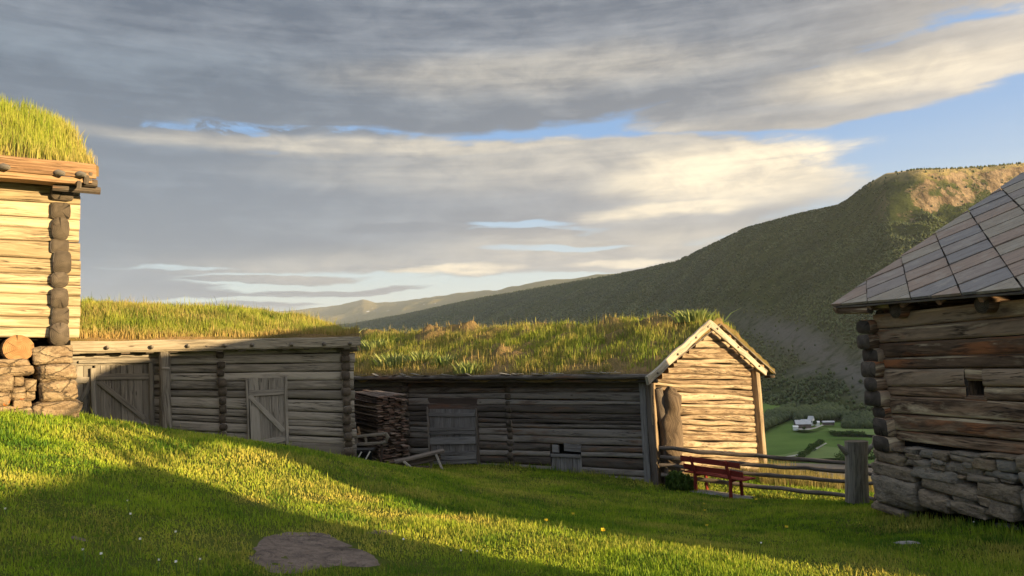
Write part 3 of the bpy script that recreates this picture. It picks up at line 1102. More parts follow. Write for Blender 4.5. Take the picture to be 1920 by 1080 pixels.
def log_wall(mb, pl, s0, s1, zb, zt, fr, depth=0.10, openings=(), roof=None, ext=(0, 0), seed=1, sq=0.62, wob=0.012, off=0.0, step=0.3, ysq=.5, taper=.22, tints=None, rag=(0.0, 0.0)):
    """rows of hewn logs; zb(s), zt(s) bottom and top lines; openings (s0, s1, z0, z1); roof(s) upper limit"""
    r = random.Random(seed)
    NP = 11
    nr_ = len(fr) - 1
    # each joint between two logs runs a little askew, as logs taper
    jl = [0] + [r.uniform(-taper, taper) / nr_ for _ in range(nr_ - 1)] + [0]
    fk = [(lambda s, i=i: fr[i] + jl[i] * (2 * (s - s0) / (s1 - s0) - 1)) for i in range(nr_ + 1)]
    for k in range(nr_):
        a, b = s0 - ext[0] - r.uniform(0, rag[0]), s1 + ext[1] + r.uniform(0, rag[1])

        def zc(s):
            return zb(s) + (zt(s) - zb(s)) * (fk[k](s) + fk[k + 1](s)) / 2

        def hh(s):
            return (zt(s) - zb(s)) * (fk[k + 1](s) - fk[k](s)) / 2
        spans = [(a, b)]
        if roof is not None:
            ss_ = [a + (b - a) * i / 160 for i in range(161)]
            ok = [x for x in ss_ if zc(x) + hh(x) * .4 < roof(x)]
            if len(ok) < 3:
                continue
            spans = [(ok[0], ok[-1])]
        for (o0, o1, z0, z1) in openings:
            new = []
            for (p, q) in spans:
                m = zc((max(p, o0) + min(q, o1)) / 2)
                if q <= o0 or p >= o1 or m < z0 or m > z1:
                    new.append((p, q))
                else:
                    if o0 - p > .03: new.append((p, o0))
                    if q - o1 > .03: new.append((o1, q))
            spans = new
        tint = r.random() if tints is None else tints(k / (len(fr) - 1), r)
        sd, dd = r.random() * 90, depth * r.uniform(.75, 1.15)
        sqk = sq * r.uniform(.8, 1.3)
        out = r.uniform(-.012, .018)
        for (p, q) in spans:
            m = max(2, int((q - p) / step) + 1)
            rows, uvs = [], []
            for i in range(m):
                s = p + (q - p) * i / (m - 1)
                w = noise.noise(Vector((s * .55, sd, 0))) * wob
                w2 = noise.noise(Vector((s * .8, sd, 4))) * .12 + noise.noise(Vector((s * 3.5, sd, 9))) * .05
                c, h = zc(s) + w, hh(s) * (.985 + w2 * .5)
                ring, uvr = [], []
                for j in range(NP + 1):
                    th = math.pi * 2 * j / NP + .28
                    co, si = math.cos(th), math.sin(th)
                    x = math.copysign(abs(co) ** sqk, co)
                    y = math.copysign(abs(si) ** ysq, si)
                    kx = 1 + noise.noise(Vector((s * 1.6, th * 1.2, sd))) * .16
                    if j < NP:
                        ring.append(pl.at(s, c + y * h, off + out + x * dd * kx * (1 + w2 * .4)))
                    uvr.append((s + sd * 3, th * (h + dd) * .5 + sd))
                rows.append(ring)
                uvs.append(uvr)
            mb.grid(rows, uvs, tint, 0, close=True)
            for rg, fl in ((rows[0], 1), (rows[-1], 0)):
                c = sum(rg, Vector()) / NP
                rr = rg[::-1] if fl else rg
                mb.face(rr, [((v - c).dot(pl.n), (v - c).z) for v in rr], r.random(), 1)


def log_ends(mb, pl, s, zlist, prot=0.16, back=0.25, seed=1, slide=lambda z: 0.0, fat=1.0, wide=0.13):
    """ends of the crossing logs standing out of the wall: zlist of (centre z, half height)"""
    r = random.Random(seed)
    for (z, h) in zlist:
        pr = prot * r.uniform(.75, 1.2)
        c = s + slide(z) + r.uniform(-.018, .018)
        sq = r.choice((.32, .4, .5, .75))
        w = wide * r.uniform(.8, 1.12)
        hh = h * fat * r.uniform(.86, 1.0)
        pts = [pl.at(c, z, -back), pl.at(c, z, pr * .5), pl.at(c, z + r.uniform(-.006, .006), pr)]
        mb.tube(pts, [(w, hh), (w, hh), (w * .96, hh * .96)], 14, r.random(), 0, 1, 1, .07, sq)


def board_quad(mb, pl, corners, th=0.03, nb=1, vertical=True, off=0.0, tint=None, gap=0.006, mi=0):
    """boards filling a wall quad given by (s, z) corners TL, TR, BR, BL; th thick, face at off"""
    (a, b, c, d) = corners
    fr = log_rows(nb, .3, int(abs(a[0]) * 1000) + nb)
    for k in range(nb):
        f0, f1 = fr[k], fr[k + 1]
        if vertical:
            q = [(a[0] + (b[0]-a[0])*f0, a[1] + (b[1]-a[1])*f0), (a[0] + (b[0]-a[0])*f1, a[1] + (b[1]-a[1])*f1),
                 (d[0] + (c[0]-d[0])*f1, d[1] + (c[1]-d[1])*f1), (d[0] + (c[0]-d[0])*f0, d[1] + (c[1]-d[1])*f0)]
            t0 = pl.at((q[0][0]+q[1][0])/2, (q[0][1]+q[1][1])/2, off - th/2)
            t1 = pl.at((q[2][0]+q[3][0])/2, (q[2][1]+q[3][1])/2, off - th/2)
            w = abs(q[1][0] - q[0][0]) - gap
            wd = pl.d
        else:
            q = [(a[0] + (d[0]-a[0])*f0, a[1] + (d[1]-a[1])*f0), (b[0] + (c[0]-b[0])*f0, b[1] + (c[1]-b[1])*f0),
                 (b[0] + (c[0]-b[0])*f1, b[1] + (c[1]-b[1])*f1), (a[0] + (d[0]-a[0])*f1, a[1] + (d[1]-a[1])*f1)]
            t0 = pl.at((q[0][0]+q[3][0])/2, (q[0][1]+q[3][1])/2, off - th/2)
            t1 = pl.at((q[1][0]+q[2][0])/2, (q[1][1]+q[2][1])/2, off - th/2)
            w = abs(q[3][1] - q[0][1]) - gap
            wd = Vector((0, 0, 1))
        mb.plank(t0, t1, wd, max(.02, w), th, tint if tint is not None else random.random(), mi, .003)


def boulder(mb, c, ax, ay, az, tint, seed, sub=5, sharp=.55, rough=.12, mi=0):
    """an irregular rounded stone, half extents ax ay az (vectors)"""
    n, m = sub * 2 + 2, sub + 2
    rows, uvs = [], []
    for i in range(m + 1):
        ph = -math.pi / 2 + math.pi * i / m
        ring = []
        for j in range(n):
            th = 2 * math.pi * j / n
            x, y, z = math.cos(ph) * math.cos(th), math.cos(ph) * math.sin(th), math.sin(ph)
            k = 1 + rough * (noise.noise(Vector((x * 1.5 + seed * 3.1, y * 1.5, z * 1.5 + seed))) * 1.4 + noise.noise(Vector((x * 4 + seed, y * 4, z * 4))) * .7 + noise.noise(Vector((x * 9 + seed, y * 9, z * 14))) * .4)
            f = lambda q: math.copysign(abs(q) ** sharp, q)
            ring.append(c + (ax * f(x) + ay * f(y) + az * f(z)) * k)
        rows.append(ring)
        uvs.append([(j / n, i / m) for j in range(n + 1)])
    mb.grid(rows, uvs, tint, mi, close=True)


def pix_stone(mb, pl, x0, y0, x1, y1, seed, depth=.16, off=0.0, sharp=None, rough=.10, tilt=0.0):
    """a stone of the dry wall filling this part of the wall plane"""
    a, b = pl.sz(x0, (y0 + y1) / 2), pl.sz(x1, (y0 + y1) / 2)
    c, d = pl.sz((x0 + x1) / 2, y0), pl.sz((x0 + x1) / 2, y1)
    hs, hz = (b[0] - a[0]) / 2 * .97, (c[1] - d[1]) / 2 * .95
    r = random.Random(seed)
    cs, cz = (a[0] + b[0]) / 2, (c[1] + d[1]) / 2
    ct, st = math.cos(tilt), math.sin(tilt)
    ax = (pl.d * ct + Vector((0, 0, st))) * hs
    az = (Vector((0, 0, ct)) - pl.d * st) * hz
    boulder(mb, pl.at(cs, cz, off + r.uniform(-.03, .02)), ax, pl.n * depth, az, r.random(), seed, 10, sharp or r.uniform(.26, .46), rough)


def turf_surface(name, front, ridge, back, mat, parent, nu, nv, thick=.16, bump=.10, seed=1.0, extra=None):
    """sod roof: rows of points eave (front), ridge and rear eave -> closed-over lumpy sheet; returns sampler"""
    F_, R_, B_ = [np.array([tuple(p) for p in q]) for q in (front, ridge, back)]
    us = np.linspace(0, 1, nu)

    def line(Q, u):
        k = np.linspace(0, 1, len(Q))
        return np.stack([np.interp(u, k, Q[:, i]) for i in range(3)], -1)

    def surf(u, v):
        """v 0 front eave, 1 ridge, 2 rear eave"""
        a, b, c = line(F_, u), line(R_, u), line(B_, u)
        t = np.clip(v, 0, 1)[..., None]
        t2 = np.clip(v - 1, 0, 1)[..., None]
        p = a + (b - a) * t
        p = np.where(v[..., None] > 1, b + (c - b) * t2, p)
        # rounded ridge and eave lip
        p[..., 2] -= np.exp(-((v - 1) / .16) ** 2) * .10
        n = (fbm(p[..., 0], p[..., 1], 1.1, seed, 4) - .5) * 2 * bump + (fbm(p[..., 0], p[..., 1], 4.5, seed + 3, 3) - .5) * bump * .8
        p[..., 2] += n
        if extra is not None:
            p[..., 2] += extra(u, v, p)
        return p
    vs = np.linspace(0, 2, nv * 2)
    U, V = np.meshgrid(us, vs)
    G = surf(U, V)
    ny, nx = U.shape
    top = G.reshape(-1, 3)
    # skirt: the cut edge of the sod all round
    i = (np.arange(ny - 1)[:, None] * nx + np.arange(nx - 1)[None, :]).ravel()
    f = np.stack([i, i + 1, i + nx + 1, i + nx], 1)
    edge = np.concatenate([np.arange(nx), np.arange(1, ny) * nx + nx - 1, (ny - 1) * nx + np.arange(nx - 2, -1, -1), np.arange(ny - 2, 0, -1) * nx])
    low = top[edge] - np.array([0, 0, thick])
    nb = len(top)
    e = np.arange(len(edge)); e2 = (e + 1) % len(edge)
    f2 = np.stack([edge[e], nb + e, nb + e2, edge[e2]], 1)
    o = np_mesh(name, np.concatenate([top, low]), [f.astype(np.int32), f2.astype(np.int32)], mat, parent, None, None, True)
    return o, surf
# ------------------------------------------------------------------ shared building pieces
def linef(pl, p, q, off=0.0):
    """z as a function of s through two pixels of a wall plane"""
    (s0, z0), (s1, z1) = pl.sz(*p, off), pl.sz(*q, off)
    return lambda s: z0 + (z1 - z0) * (s - s0) / (s1 - s0)


def opening(pl, x0, y0, x1, y1):
    a, b = pl.sz(x0, (y0 + y1) / 2), pl.sz(x1, (y0 + y1) / 2)
    c, d = pl.sz((x0 + x1) / 2, y0), pl.sz((x0 + x1) / 2, y1)
    return (min(a[0], b[0]), max(a[0], b[0]), d[1], c[1])


def quad(pl, *pix):
    return [pl.sz(*p) for p in pix]


def row_list(fr, zb, zt, s):
    return [(zb(s) + (zt(s) - zb(s)) * (a + b) / 2, (zt(s) - zb(s)) * (b - a) / 2) for a, b in zip(fr[:-1], fr[1:])]


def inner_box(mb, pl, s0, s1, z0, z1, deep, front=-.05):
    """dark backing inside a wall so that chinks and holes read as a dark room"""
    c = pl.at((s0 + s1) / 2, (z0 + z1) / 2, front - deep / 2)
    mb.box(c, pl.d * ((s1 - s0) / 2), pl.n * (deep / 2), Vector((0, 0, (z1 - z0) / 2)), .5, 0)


def plank_door(pl, corners, parent, mat, nb, ledges, brace=None, off=0.10, th=.035, label=None):
    """vertical boards, level ledges (fractions of height) and an optional diagonal brace (two pixels)"""
    mb = MB()
    board_quad(mb, pl, corners, th, nb, True, off)
    door = mb.build('door', mat, parent)
    if label: door['label'] = label
    (a, b, c, d) = corners
    for f in ledges:
        m2 = MB()
        l = pl.at(a[0] + (d[0]-a[0])*f, a[1] + (d[1]-a[1])*f, off + .018)
        r = pl.at(b[0] + (c[0]-b[0])*f, b[1] + (c[1]-b[1])*f, off + .018)
        m2.plank(l, r, Vector((0, 0, 1)), .13, .032, None, 0, .003)
        m2.build('ledge', mat, door)
    if brace:
        m2 = MB()
        s, z = pl.sz(*brace[0], off); s1, z1 = pl.sz(*brace[1], off)
        m2.plank(pl.at(s, z, off + .022), pl.at(s1, z1, off + .022), pl.d, .10, .03, None, 0, .003)
        m2.build('brace', mat, door)
    return door


def scatter_roof(surf, n, hlo, hhi, wlo, whi, vmax=1.5, dry=lambda u, v, p: .3, dens=None, margin=.0):
    u = rng.uniform(-margin, 1 + margin, n); v = rng.uniform(0.005, vmax, n)
    u = np.clip(u, 0, 1)
    p = surf(u, v)
    if dens is not None:
        k = rng.random(n) < dens(u, v, p)
        u, v, p = u[k], v[k], p[k]
    m = len(p)
    clump = fbm(p[:, 0], p[:, 1], 1.7, 8, 3)
    h = rng.uniform(hlo, hhi, m) * (0.45 + 1.1 * clump)
    w = rng.uniform(wlo, whi, m)
    d = np.clip(dry(u, v, p) + rng.normal(0, .22, m), 0, 1)
    p = p.copy(); p[:, 2] -= .02
    return p, h, w, d


# ------------------------------------------------------------------ pale log storehouse on stone piers, left
def storehouse():
    pl = Plane(P(112, 500, 12.0), (.78, .63))
    T = thing('log_storehouse', 'tall pale timber storehouse with thick sod roof raised on stones, cut by left frame edge', 'storehouse', gpt(pl.p0.x, pl.p0.y))
    zb, zt = linef(pl, (0, 633), (95, 634)), linef(pl, (0, 338), (95, 345))
    fr = log_rows(13, .28, 4)
    mb = MB()
    log_wall(mb, pl, -5.6, 0.0, zb, zt, fr, .08, (), None, (0, .255), 3, .32, .008, rag=(0, .03), ysq=.38, taper=.15)
    side = Plane(pl.at(0, 0), -pl.n)
    sb, st = (lambda s: zb(0) - .1), (lambda s: zt(0) - .02)
    # the crossing wall, seen only by its ends
    for k in range(12):
        z = zb(0) + (zt(0) - zb(0)) * (k + .5) / 12
        mb.tube([pl.at(0, z, -.2), pl.at(0, z, -2.2), pl.at(0, z, -4.2)], [(.11, .115)] * 3, 9, None, 0, 0, None, .05, .7)
        mb.tube([pl.at(-5.6, z, -.0), pl.at(-5.6, z, -2.2), pl.at(-5.6, z, -4.2)], [(.11, .115)] * 3, 9, None, 0, 0, None, .05, .7)
    for k in range(12):
        z = zb(0) + (zt(0) - zb(0)) * (k + .5) / 12
        mb.tube([pl.at(-5.6, z, -4.2), pl.at(.2, z, -4.2)], [(.11, .115)] * 2, 9, None, 0, 1, 1, .05, .7)
    mb.build('log_wall', [M['house_wood'], M['end_warm']], T, True)
    mb = MB()
    pys = [(384, 22), (398, 15), (430, 21), (464, 13), (494, 19), (527, 16), (560, 21), (594, 17), (625, 21)]
    zl = []
    for py, hh in ((360, 17), (397, 16), (431, 20), (464, 13), (493, 19), (526, 15), (560, 19), (593, 16), (627, 20)):
        zl.append((pl.sz(112, py)[1], hh / 1400 * 12.0))
    log_ends(mb, pl, 0.0, zl, .19, .2, 5, lambda z: 0.0, 1.15, .15)
    mb.pieces('corner_log_end', [M['dark_wood'], M['end_dark']], T, True)
    mb = MB()
    inner_box(mb, pl, -5.5, -.05, zb(0) - .02, zt(0), 4.0, -.12)
    mb.build('dark_backing', M['void'], T)
    # gable triangle on the far side and eave boards
    ev = .62
    a, b = pl.hit(-160, 302, ev), pl.hit(186, 322, ev)
    a = pl.at(-6.0, pl.sz(0, 312, ev)[1] + .02, ev); b = pl.at(pl.sz(180, 322, ev)[0], pl.sz(180, 322, ev)[1], ev)
    mb = MB()
    up = Vector((0, 0, 1))
    mb.plank(a, b, up, .235, .06, .3)
    mb.plank(a - up * .155 - pl.n * .04, b - up * .15 - pl.n * .04 - pl.d * .05, up, .075, .05, .8)
    mb.plank(a - up * .20 - pl.n * .17, b - up * .20 - pl.n * .17 - pl.d * .22, pl.n, .30, .03, .6)
    mb.pieces('eave_board', M['eave_wood'], T)
    for px, py in ((5, 314), (108, 325), (148, 328), (-95, 308)):
        mb = MB()
        s, z = pl.sz(px, py, ev)
        c = pl.at(s, z, ev + .03)
        mb.tube([c - pl.n * .1 - pl.d * .02, c + pl.n * .04, c + pl.n * .09 + pl.d * .07 - up * .02], [.05, .05, .035], 8, .1, 0, 1, None, .15)
        mb.build('peg', M['barn_wood'], T, True)
    # verge layers at the right end of the roof
    e0 = pl.sz(180, 322, ev)
    slope = .50
    zr = e0[1] + 2.4 * slope + .1
    mb = MB()
    for off, w, th in ((.0, .14, .05), (-.05, .14, .07), (-.14, .10, .06)):
        s = e0[0] - .08 + off * .3
        z = e0[1] - .10 + off
        mb.plank(pl.at(s + off * .8, z, ev + .02), pl.at(s + off * .8, z + 3.0 * slope, ev - 3.0), Vector((0, 0, 1)), w, th)
        mb.plank(pl.at(s + off * .8, z + 3.0 * slope, ev - 3.0), pl.at(s + off * .8, z, ev - 6.0), Vector((0, 0, 1)), w, th)
    for q in range(2):
        z = e0[1] - .16 - q * .09
        s = e0[0] - .12 + q * .06
        mb.tube([pl.at(s - .5, z, ev - .16 - q * .1), pl.at(s + .16, z - .01, ev - .12 - q * .1)], [.065, .06], 9, .2, 0, 1, 1, .1)
    mb.pieces('verge_board', [M['dark_wood'], M['end_dark']], T)
    mb = MB()
    th = 0.06
    # roof deck under the sod
    for i in range(12):
        s0 = -6.0 + (e0[0] + 6.0) * i / 12; s1 = -6.0 + (e0[0] + 6.0) * (i + 1) / 12
        for f0, f1, z0, z1 in ((ev - .05, ev - 3.0, e0[1] - .06, e0[1] - .06 + 2.95 * slope), (ev - 3.0, ev - 5.95, e0[1] - .06 + 2.95 * slope, e0[1] - .06)):
            mb.plank(pl.at((s0 + s1) / 2, z0, f0), pl.at((s0 + s1) / 2, z1, f1), pl.d, s1 - s0 - .01, .05, None, 0, .004)
    mb.build('roof_deck', M['eave_wood'], T)
    # sod
    z0 = e0[1] + .10
    s_end = e0[0] + .05
    front = [pl.at(s, z0 - .0 + .0 * s, ev - .06) for s in np.linspace(-6.0, s_end, 9)]
    ridge, back = [], []
    for s in np.linspace(-6.0, s_end, 9):
        ridge.append(pl.at(s, z0 + 1.60 + .32 * min(1, (s_end - s) / 3.0), ev - 2.9))
    ridge[-1] = pl.at(s_end - .10, z0 + 1.42, ev - 2.9)
    for s in np.linspace(-6.0, s_end, 9):
        back.append(pl.at(s, z0, ev - 5.8))
    o, surf = turf_surface('sod_roof', front, ridge, back, M['turf'], T, 60, 26, .16, .10, 2.0)
    p, h, w, d = scatter_roof(surf, 26000, .17, .36, .006, .013, 1.3, lambda u, v, p: .18 + .55 * np.exp(-v / .10) + .5 * np.clip((u - .93) / .07, 0, 1),
                              lambda u, v, p: np.where(u > .35, 1, .4))
    grass_object('grass', p, h * (1 - .35 * np.clip(d - .4, 0, 1)), w, d, M['high_grass'], o, .40)
    # stones and the log under the wall
    sm = MB()
    k = 3.6

    def Z(x0, y0, x1, y1): return x0 / k, 540 + y0 / k, x1 / k, 540 + y1 / k
    sd = 0
    for (q, dep, off) in (((210, 388, 492, 522), .24, .0), ((228, 508, 512, 628), .28, .02), ((245, 618, 522, 765), .30, .02), ((180, 752, 545, 905), .34, .05),
                          ((-90, 478, 190, 532), .24, .0), ((-70, 524, 218, 598), .26, .0), ((-120, 590, 82, 700), .26, .0), ((-60, 690, 70, 800), .26, .02), ((80, 598, 160, 665), .2, -.02),
                          ((150, 610, 246, 700), .22, -.02), ((62, 660, 170, 760), .24, .0), ((165, 690, 235, 760), .2, -.08), ((70, 745, 200, 830), .26, .03), ((-80, 790, 90, 900), .3, .03),
                          ((-420, 480, -90, 640), .3, 0), ((-420, 630, -110, 800), .3, 0), ((120, 800, 260, 880), .26, .03), ((-800, 480, -420, 800), .3, 0)):
        sd += 1
        pix_stone(sm, pl, *Z(*q), sd * 3 + 1, dep, off, None, .12)
    sm.build('stone_pier', M['stone_warm'], T, True)
    mb = MB()
    c = pl.hit(120 / k, 540 + 408 / k, .05)
    mb.tube([c - pl.n * 3.0, c - pl.n * 1.0, c + pl.n * .02, c + pl.n * .10], [.2, .205, .21, .205], 18, .5, 0, 1, 1, .06)
    mb.build('floor_beam', [M['eave_wood'], M['end_warm']], T, True)
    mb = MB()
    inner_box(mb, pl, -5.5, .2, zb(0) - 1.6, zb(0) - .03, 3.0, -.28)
    mb.build('crawl_space_dark', M['void'], T)  # near-black box for the shade under the floor
    return pl


# ------------------------------------------------------------------ long grey log barn with doors, left of centre
def grey_barn():
    q = Plane(P(655, 740, 17.5), (.93, .37))
    pl = Plane(q.hit(140, 740), q.d)
    T = thing('log_barn', 'long weathered grey log barn with two plank doors under a smooth sod roof', 'barn', gpt(*(pl.at(3.4, 0).xy)))
    S = lambda px, py=740: pl.sz(px, py)[0]
    s1 = S(651)
    zt = linef(pl, (150, 662), (640, 648)); zb = linef(pl, (150, 838), (645, 872))
    fr = log_rows(13, .32, 8)
    d1 = opening(pl, 140, 683, 284, 830); d2 = opening(pl, 463, 709, 537, 850)
    mb = MB()
    log_wall(mb, pl, S(60), s1, zb, zt, fr, .085, (d1, d2), None, (0, .14), 12, .42, .03, rag=(0, .05))
    # the right-hand gable wall, running away from the eye
    gp = Plane(pl.at(s1, 0), -pl.n)
    for kk, (z, h) in enumerate(row_list(fr, zb, zt, s1)):
        mb.tube([pl.at(s1, z + .1, -.1), pl.at(s1, z + .1, -2.8), pl.at(s1, z + .1, -5.6)], [(.105, h)] * 3, 9, None, 0, 1, 1, .06, .7)
    for kk in range(7):
        z = zt(s1) + .1 + kk * .19; q = .3 + kk * .42
        if kk < 2:
            mb.tube([pl.at(s1, z, -q), pl.at(s1, z, -5.6 + q)], [(.1, .1)] * 2, 9, None, 0, 0, None, .06, .7)
    mb.build('log_wall', [M['barn_wood'], M['end_dark']], T, True)
    mb = MB()
    inner_box(mb, pl, S(60) + .1, s1 - .08, zb(s1) - .3, zt(0), 5.3, -.16)
    mb.build('dark_backing', M['void'], T)
    # corner ends: right corner, middle cross wall, short column by the door
    mb = MB()
    zl = [(pl.sz(648, py)[1], hh / 1400 * 17.4) for py, hh in ((661, 8), (673, 7), (688, 8), (704, 9), (720, 9), (734, 8), (752, 9), (768, 8), (786, 9), (803, 8), (818, 8), (832, 7), (846, 8))]
    slope = (S(652, 850) - S(645, 660)) / (pl.sz(652, 850)[1] - pl.sz(645, 660)[1])
    log_ends(mb, pl, S(648, 755), zl, .2, .12, 21, lambda z: (z - pl.sz(648, 755)[1]) * slope, 1.0, .105)
    mb.pieces('corner_log_end', [M['barn_wood'], M['end_dark']], T, True)
    mb = MB()
    zl = [(pl.sz(416, py)[1], hh / 1400 * 17.2) for py, hh in ((666, 6), (684, 7), (700, 6), (717, 8), (734, 8), (751, 8), (767, 8), (785, 10), (800, 7), (816, 9))]
    sl2 = (S(421, 812) - S(413, 666)) / (pl.sz(421, 812)[1] - pl.sz(413, 666)[1])
    log_ends(mb, pl, S(416, 740), zl, .16, .12, 33, lambda z: (z - pl.sz(416, 740)[1]) * sl2, 1.0, .085)
    mb.pieces('cross_wall_log_end', [M['barn_wood'], M['end_dark']], T, True)
    mb = MB()
    zl = [(pl.sz(293, py)[1], hh / 1400 * 16.9) for py, hh in ((693, 8), (707, 6), (721, 7), (735, 7), (752, 8), (766, 6), (779, 7), (794, 8))]
    log_ends(mb, pl, S(292), zl, .06, .1, 43, lambda z: 0, 1.0, .10)
    mb.pieces('cross_wall_log_end', [M['barn_wood'], M['end_dark']], T, True)
    # doors
    dm = M['door_wood']
    plank_door(pl, quad(pl, (178, 683), (281, 682), (283, 800), (180, 800)), T, dm, 7, (.20, .93), ((186, 716), (272, 785)), .09, label='wide plank door with a diagonal brace')
    plank_door(pl, quad(pl, (140, 683), (174, 683), (174, 806), (140, 804)), T, dm, 2, (.24,), ((154, 752), (172, 712)), .07, label='narrow fixed door leaf half hidden by the stone pier')
    plank_door(pl, quad(pl, (465, 709), (533, 708), (536, 830), (471, 845)), T, dm, 4, (.21, .92), ((468, 742), (532, 808)), .10, label='smaller plank door leaning slightly')
    mb = MB()
    for p, q, w in (((176, 690), (178, 806), .09), ((284, 680), (287, 806), .09), ((462, 712), (467, 850), .05), ((535, 705), (538, 840), .06)):
        mb.plank(pl.at(*pl.sz(*q), .11), pl.at(*pl.sz(*p), .11), pl.d, w, .09)
    mb.plank(pl.at(*pl.sz(150, 679), .12), pl.at(*pl.sz(290, 677), .12), Vector((0, 0, 1)), .06, .08)
    mb.pieces('door_frame', dm, T)
    mb = MB()
    c0, c1 = pl.hit(311, 812, .30), pl.hit(308, 655, .30)
    mb.tube([c0 + (c1 - c0) * t for t in (0, .25, .5, .75, 1)], [.125, .12, .11, .115, .11], 12, .4, 0, 1, 1, .12)
    mb.plank(pl.hit(303, 690, .42), pl.hit(318, 691, .42), Vector((0, 0, 1)), .05, .02, .9)
    mb.build('round_post', [M['barn_wood'], M['end_dark']], T, True)
    # eave
    ev = .42
    up = Vector((0, 0, 1))
    l, r = pl.hit(60, 652, ev), pl.hit(676, 638, ev)
    ls, lz = pl.sz(60, 652, ev); rs, rz = pl.sz(676, 640, ev)
    mb = MB()
    mb.plank(pl.at(ls, lz, ev), pl.at(rs, rz, ev), up, .21, .06, .6, 0, .01)
    mb.plank(pl.at(ls, lz - .115, ev - .10), pl.at(rs - .1, rz - .115, ev - .10), pl.n, .22, .04, .2)
    mb.pieces('eave_board', M['board_pale'], T)
    for px, py in ((201, 652), (284, 651), (352, 649), (421, 648), (472, 647), (546, 646), (607, 645), (655, 644)):
        mb = MB()
        s, z = pl.sz(px, py, ev)
        mb.tube([pl.at(s, z, ev - .08), pl.at(s, z, ev + .06), pl.at(s + .03, z + .01, ev + .09)], [.045, .045, .03], 8, .1, 0, 1, None, .12)
        mb.build('peg', M['barn_wood'], T, True)
    mb = MB()
    for i in range(14):
        s = ls + .3 + (rs - ls - .6) * i / 13
        mb.plank(pl.at(s, lz + (rz - lz) * i / 13 - .14, ev - .03), pl.at(s, lz + .0, -.25), pl.d, .10 + .07 * random.random(), .05)
    mb.tube([pl.at(rs - .5, rz - .15, .12), pl.at(rs - .03, rz - .17, .12)], [.07, .065], 9, .3, 0, 1, 1)
    mb.pieces('rafter', [M['dark_wood'], M['end_dark']], T)
    # sod roof: ridge follows the slumped crest
    N = 12
    front = [pl.at(ls + (rs - .02 - ls) * i / (N - 1), lz + (rz - lz) * i / (N - 1) + .14, ev - .03) for i in range(N)]
    crest = [(40, 562), (140, 563), (220, 562), (300, 566), (400, 571), (480, 576), (530, 584), (570, 592), (600, 601), (630, 612), (655, 624), (668, 632)]
    offs = [-2.85] * 8 + [-2.6, -2.1, -1.6, -1.2]
    ridge = [pl.at(*pl.sz(x, y, o), o) for (x, y), o in zip(crest, offs)]
    back = [pl.at(ls + (rs - ls) * i / (N - 1) * (1 if i < 8 else .97), lz + .1, -6.1) for i in range(N)]
    mb = MB()
    for i in range(12):
        sa = ls + (rs - ls) * (i + .5) / 12
        j = int((i + .5) / 12 * 11)
        e0, q, e1 = front[j], ridge[j], back[j]
        lo = Vector((0, 0, .17))
        f = pl.at(sa, 0, 0); off = pl.d * (f - front[j]).dot(pl.d)
        mb.plank(e0 + off - lo, q - lo * 1.6 + pl.d * (f - q).dot(pl.d) * .2, pl.d, (rs - ls) / 12 - .01, .04)
        mb.plank(q - lo * 1.6, e1 + off - lo, pl.d, (rs - ls) / 12 - .01, .04)
    mb.build('roof_deck', M['dark_wood'], T)
    o, surf = turf_surface('sod_roof', front, ridge, back, M['turf'], T, 90, 22, .17, .07, 5.0)
    p, h, w, d = scatter_roof(surf, 48000, .09, .20, .008, .017, 1.25, lambda u, v, p: .22 + .75 * np.exp(-v / .07) + 1.0 * (fbm(p[:, 0], p[:, 1], .9, 21, 3) - .46), None)
    big = rng.random(len(p)) < .03
    h = np.where(big, h * 1.9, h)
    grass_object('grass', p, h, w, d, M['roof_grass'], o, .40)
    return pl


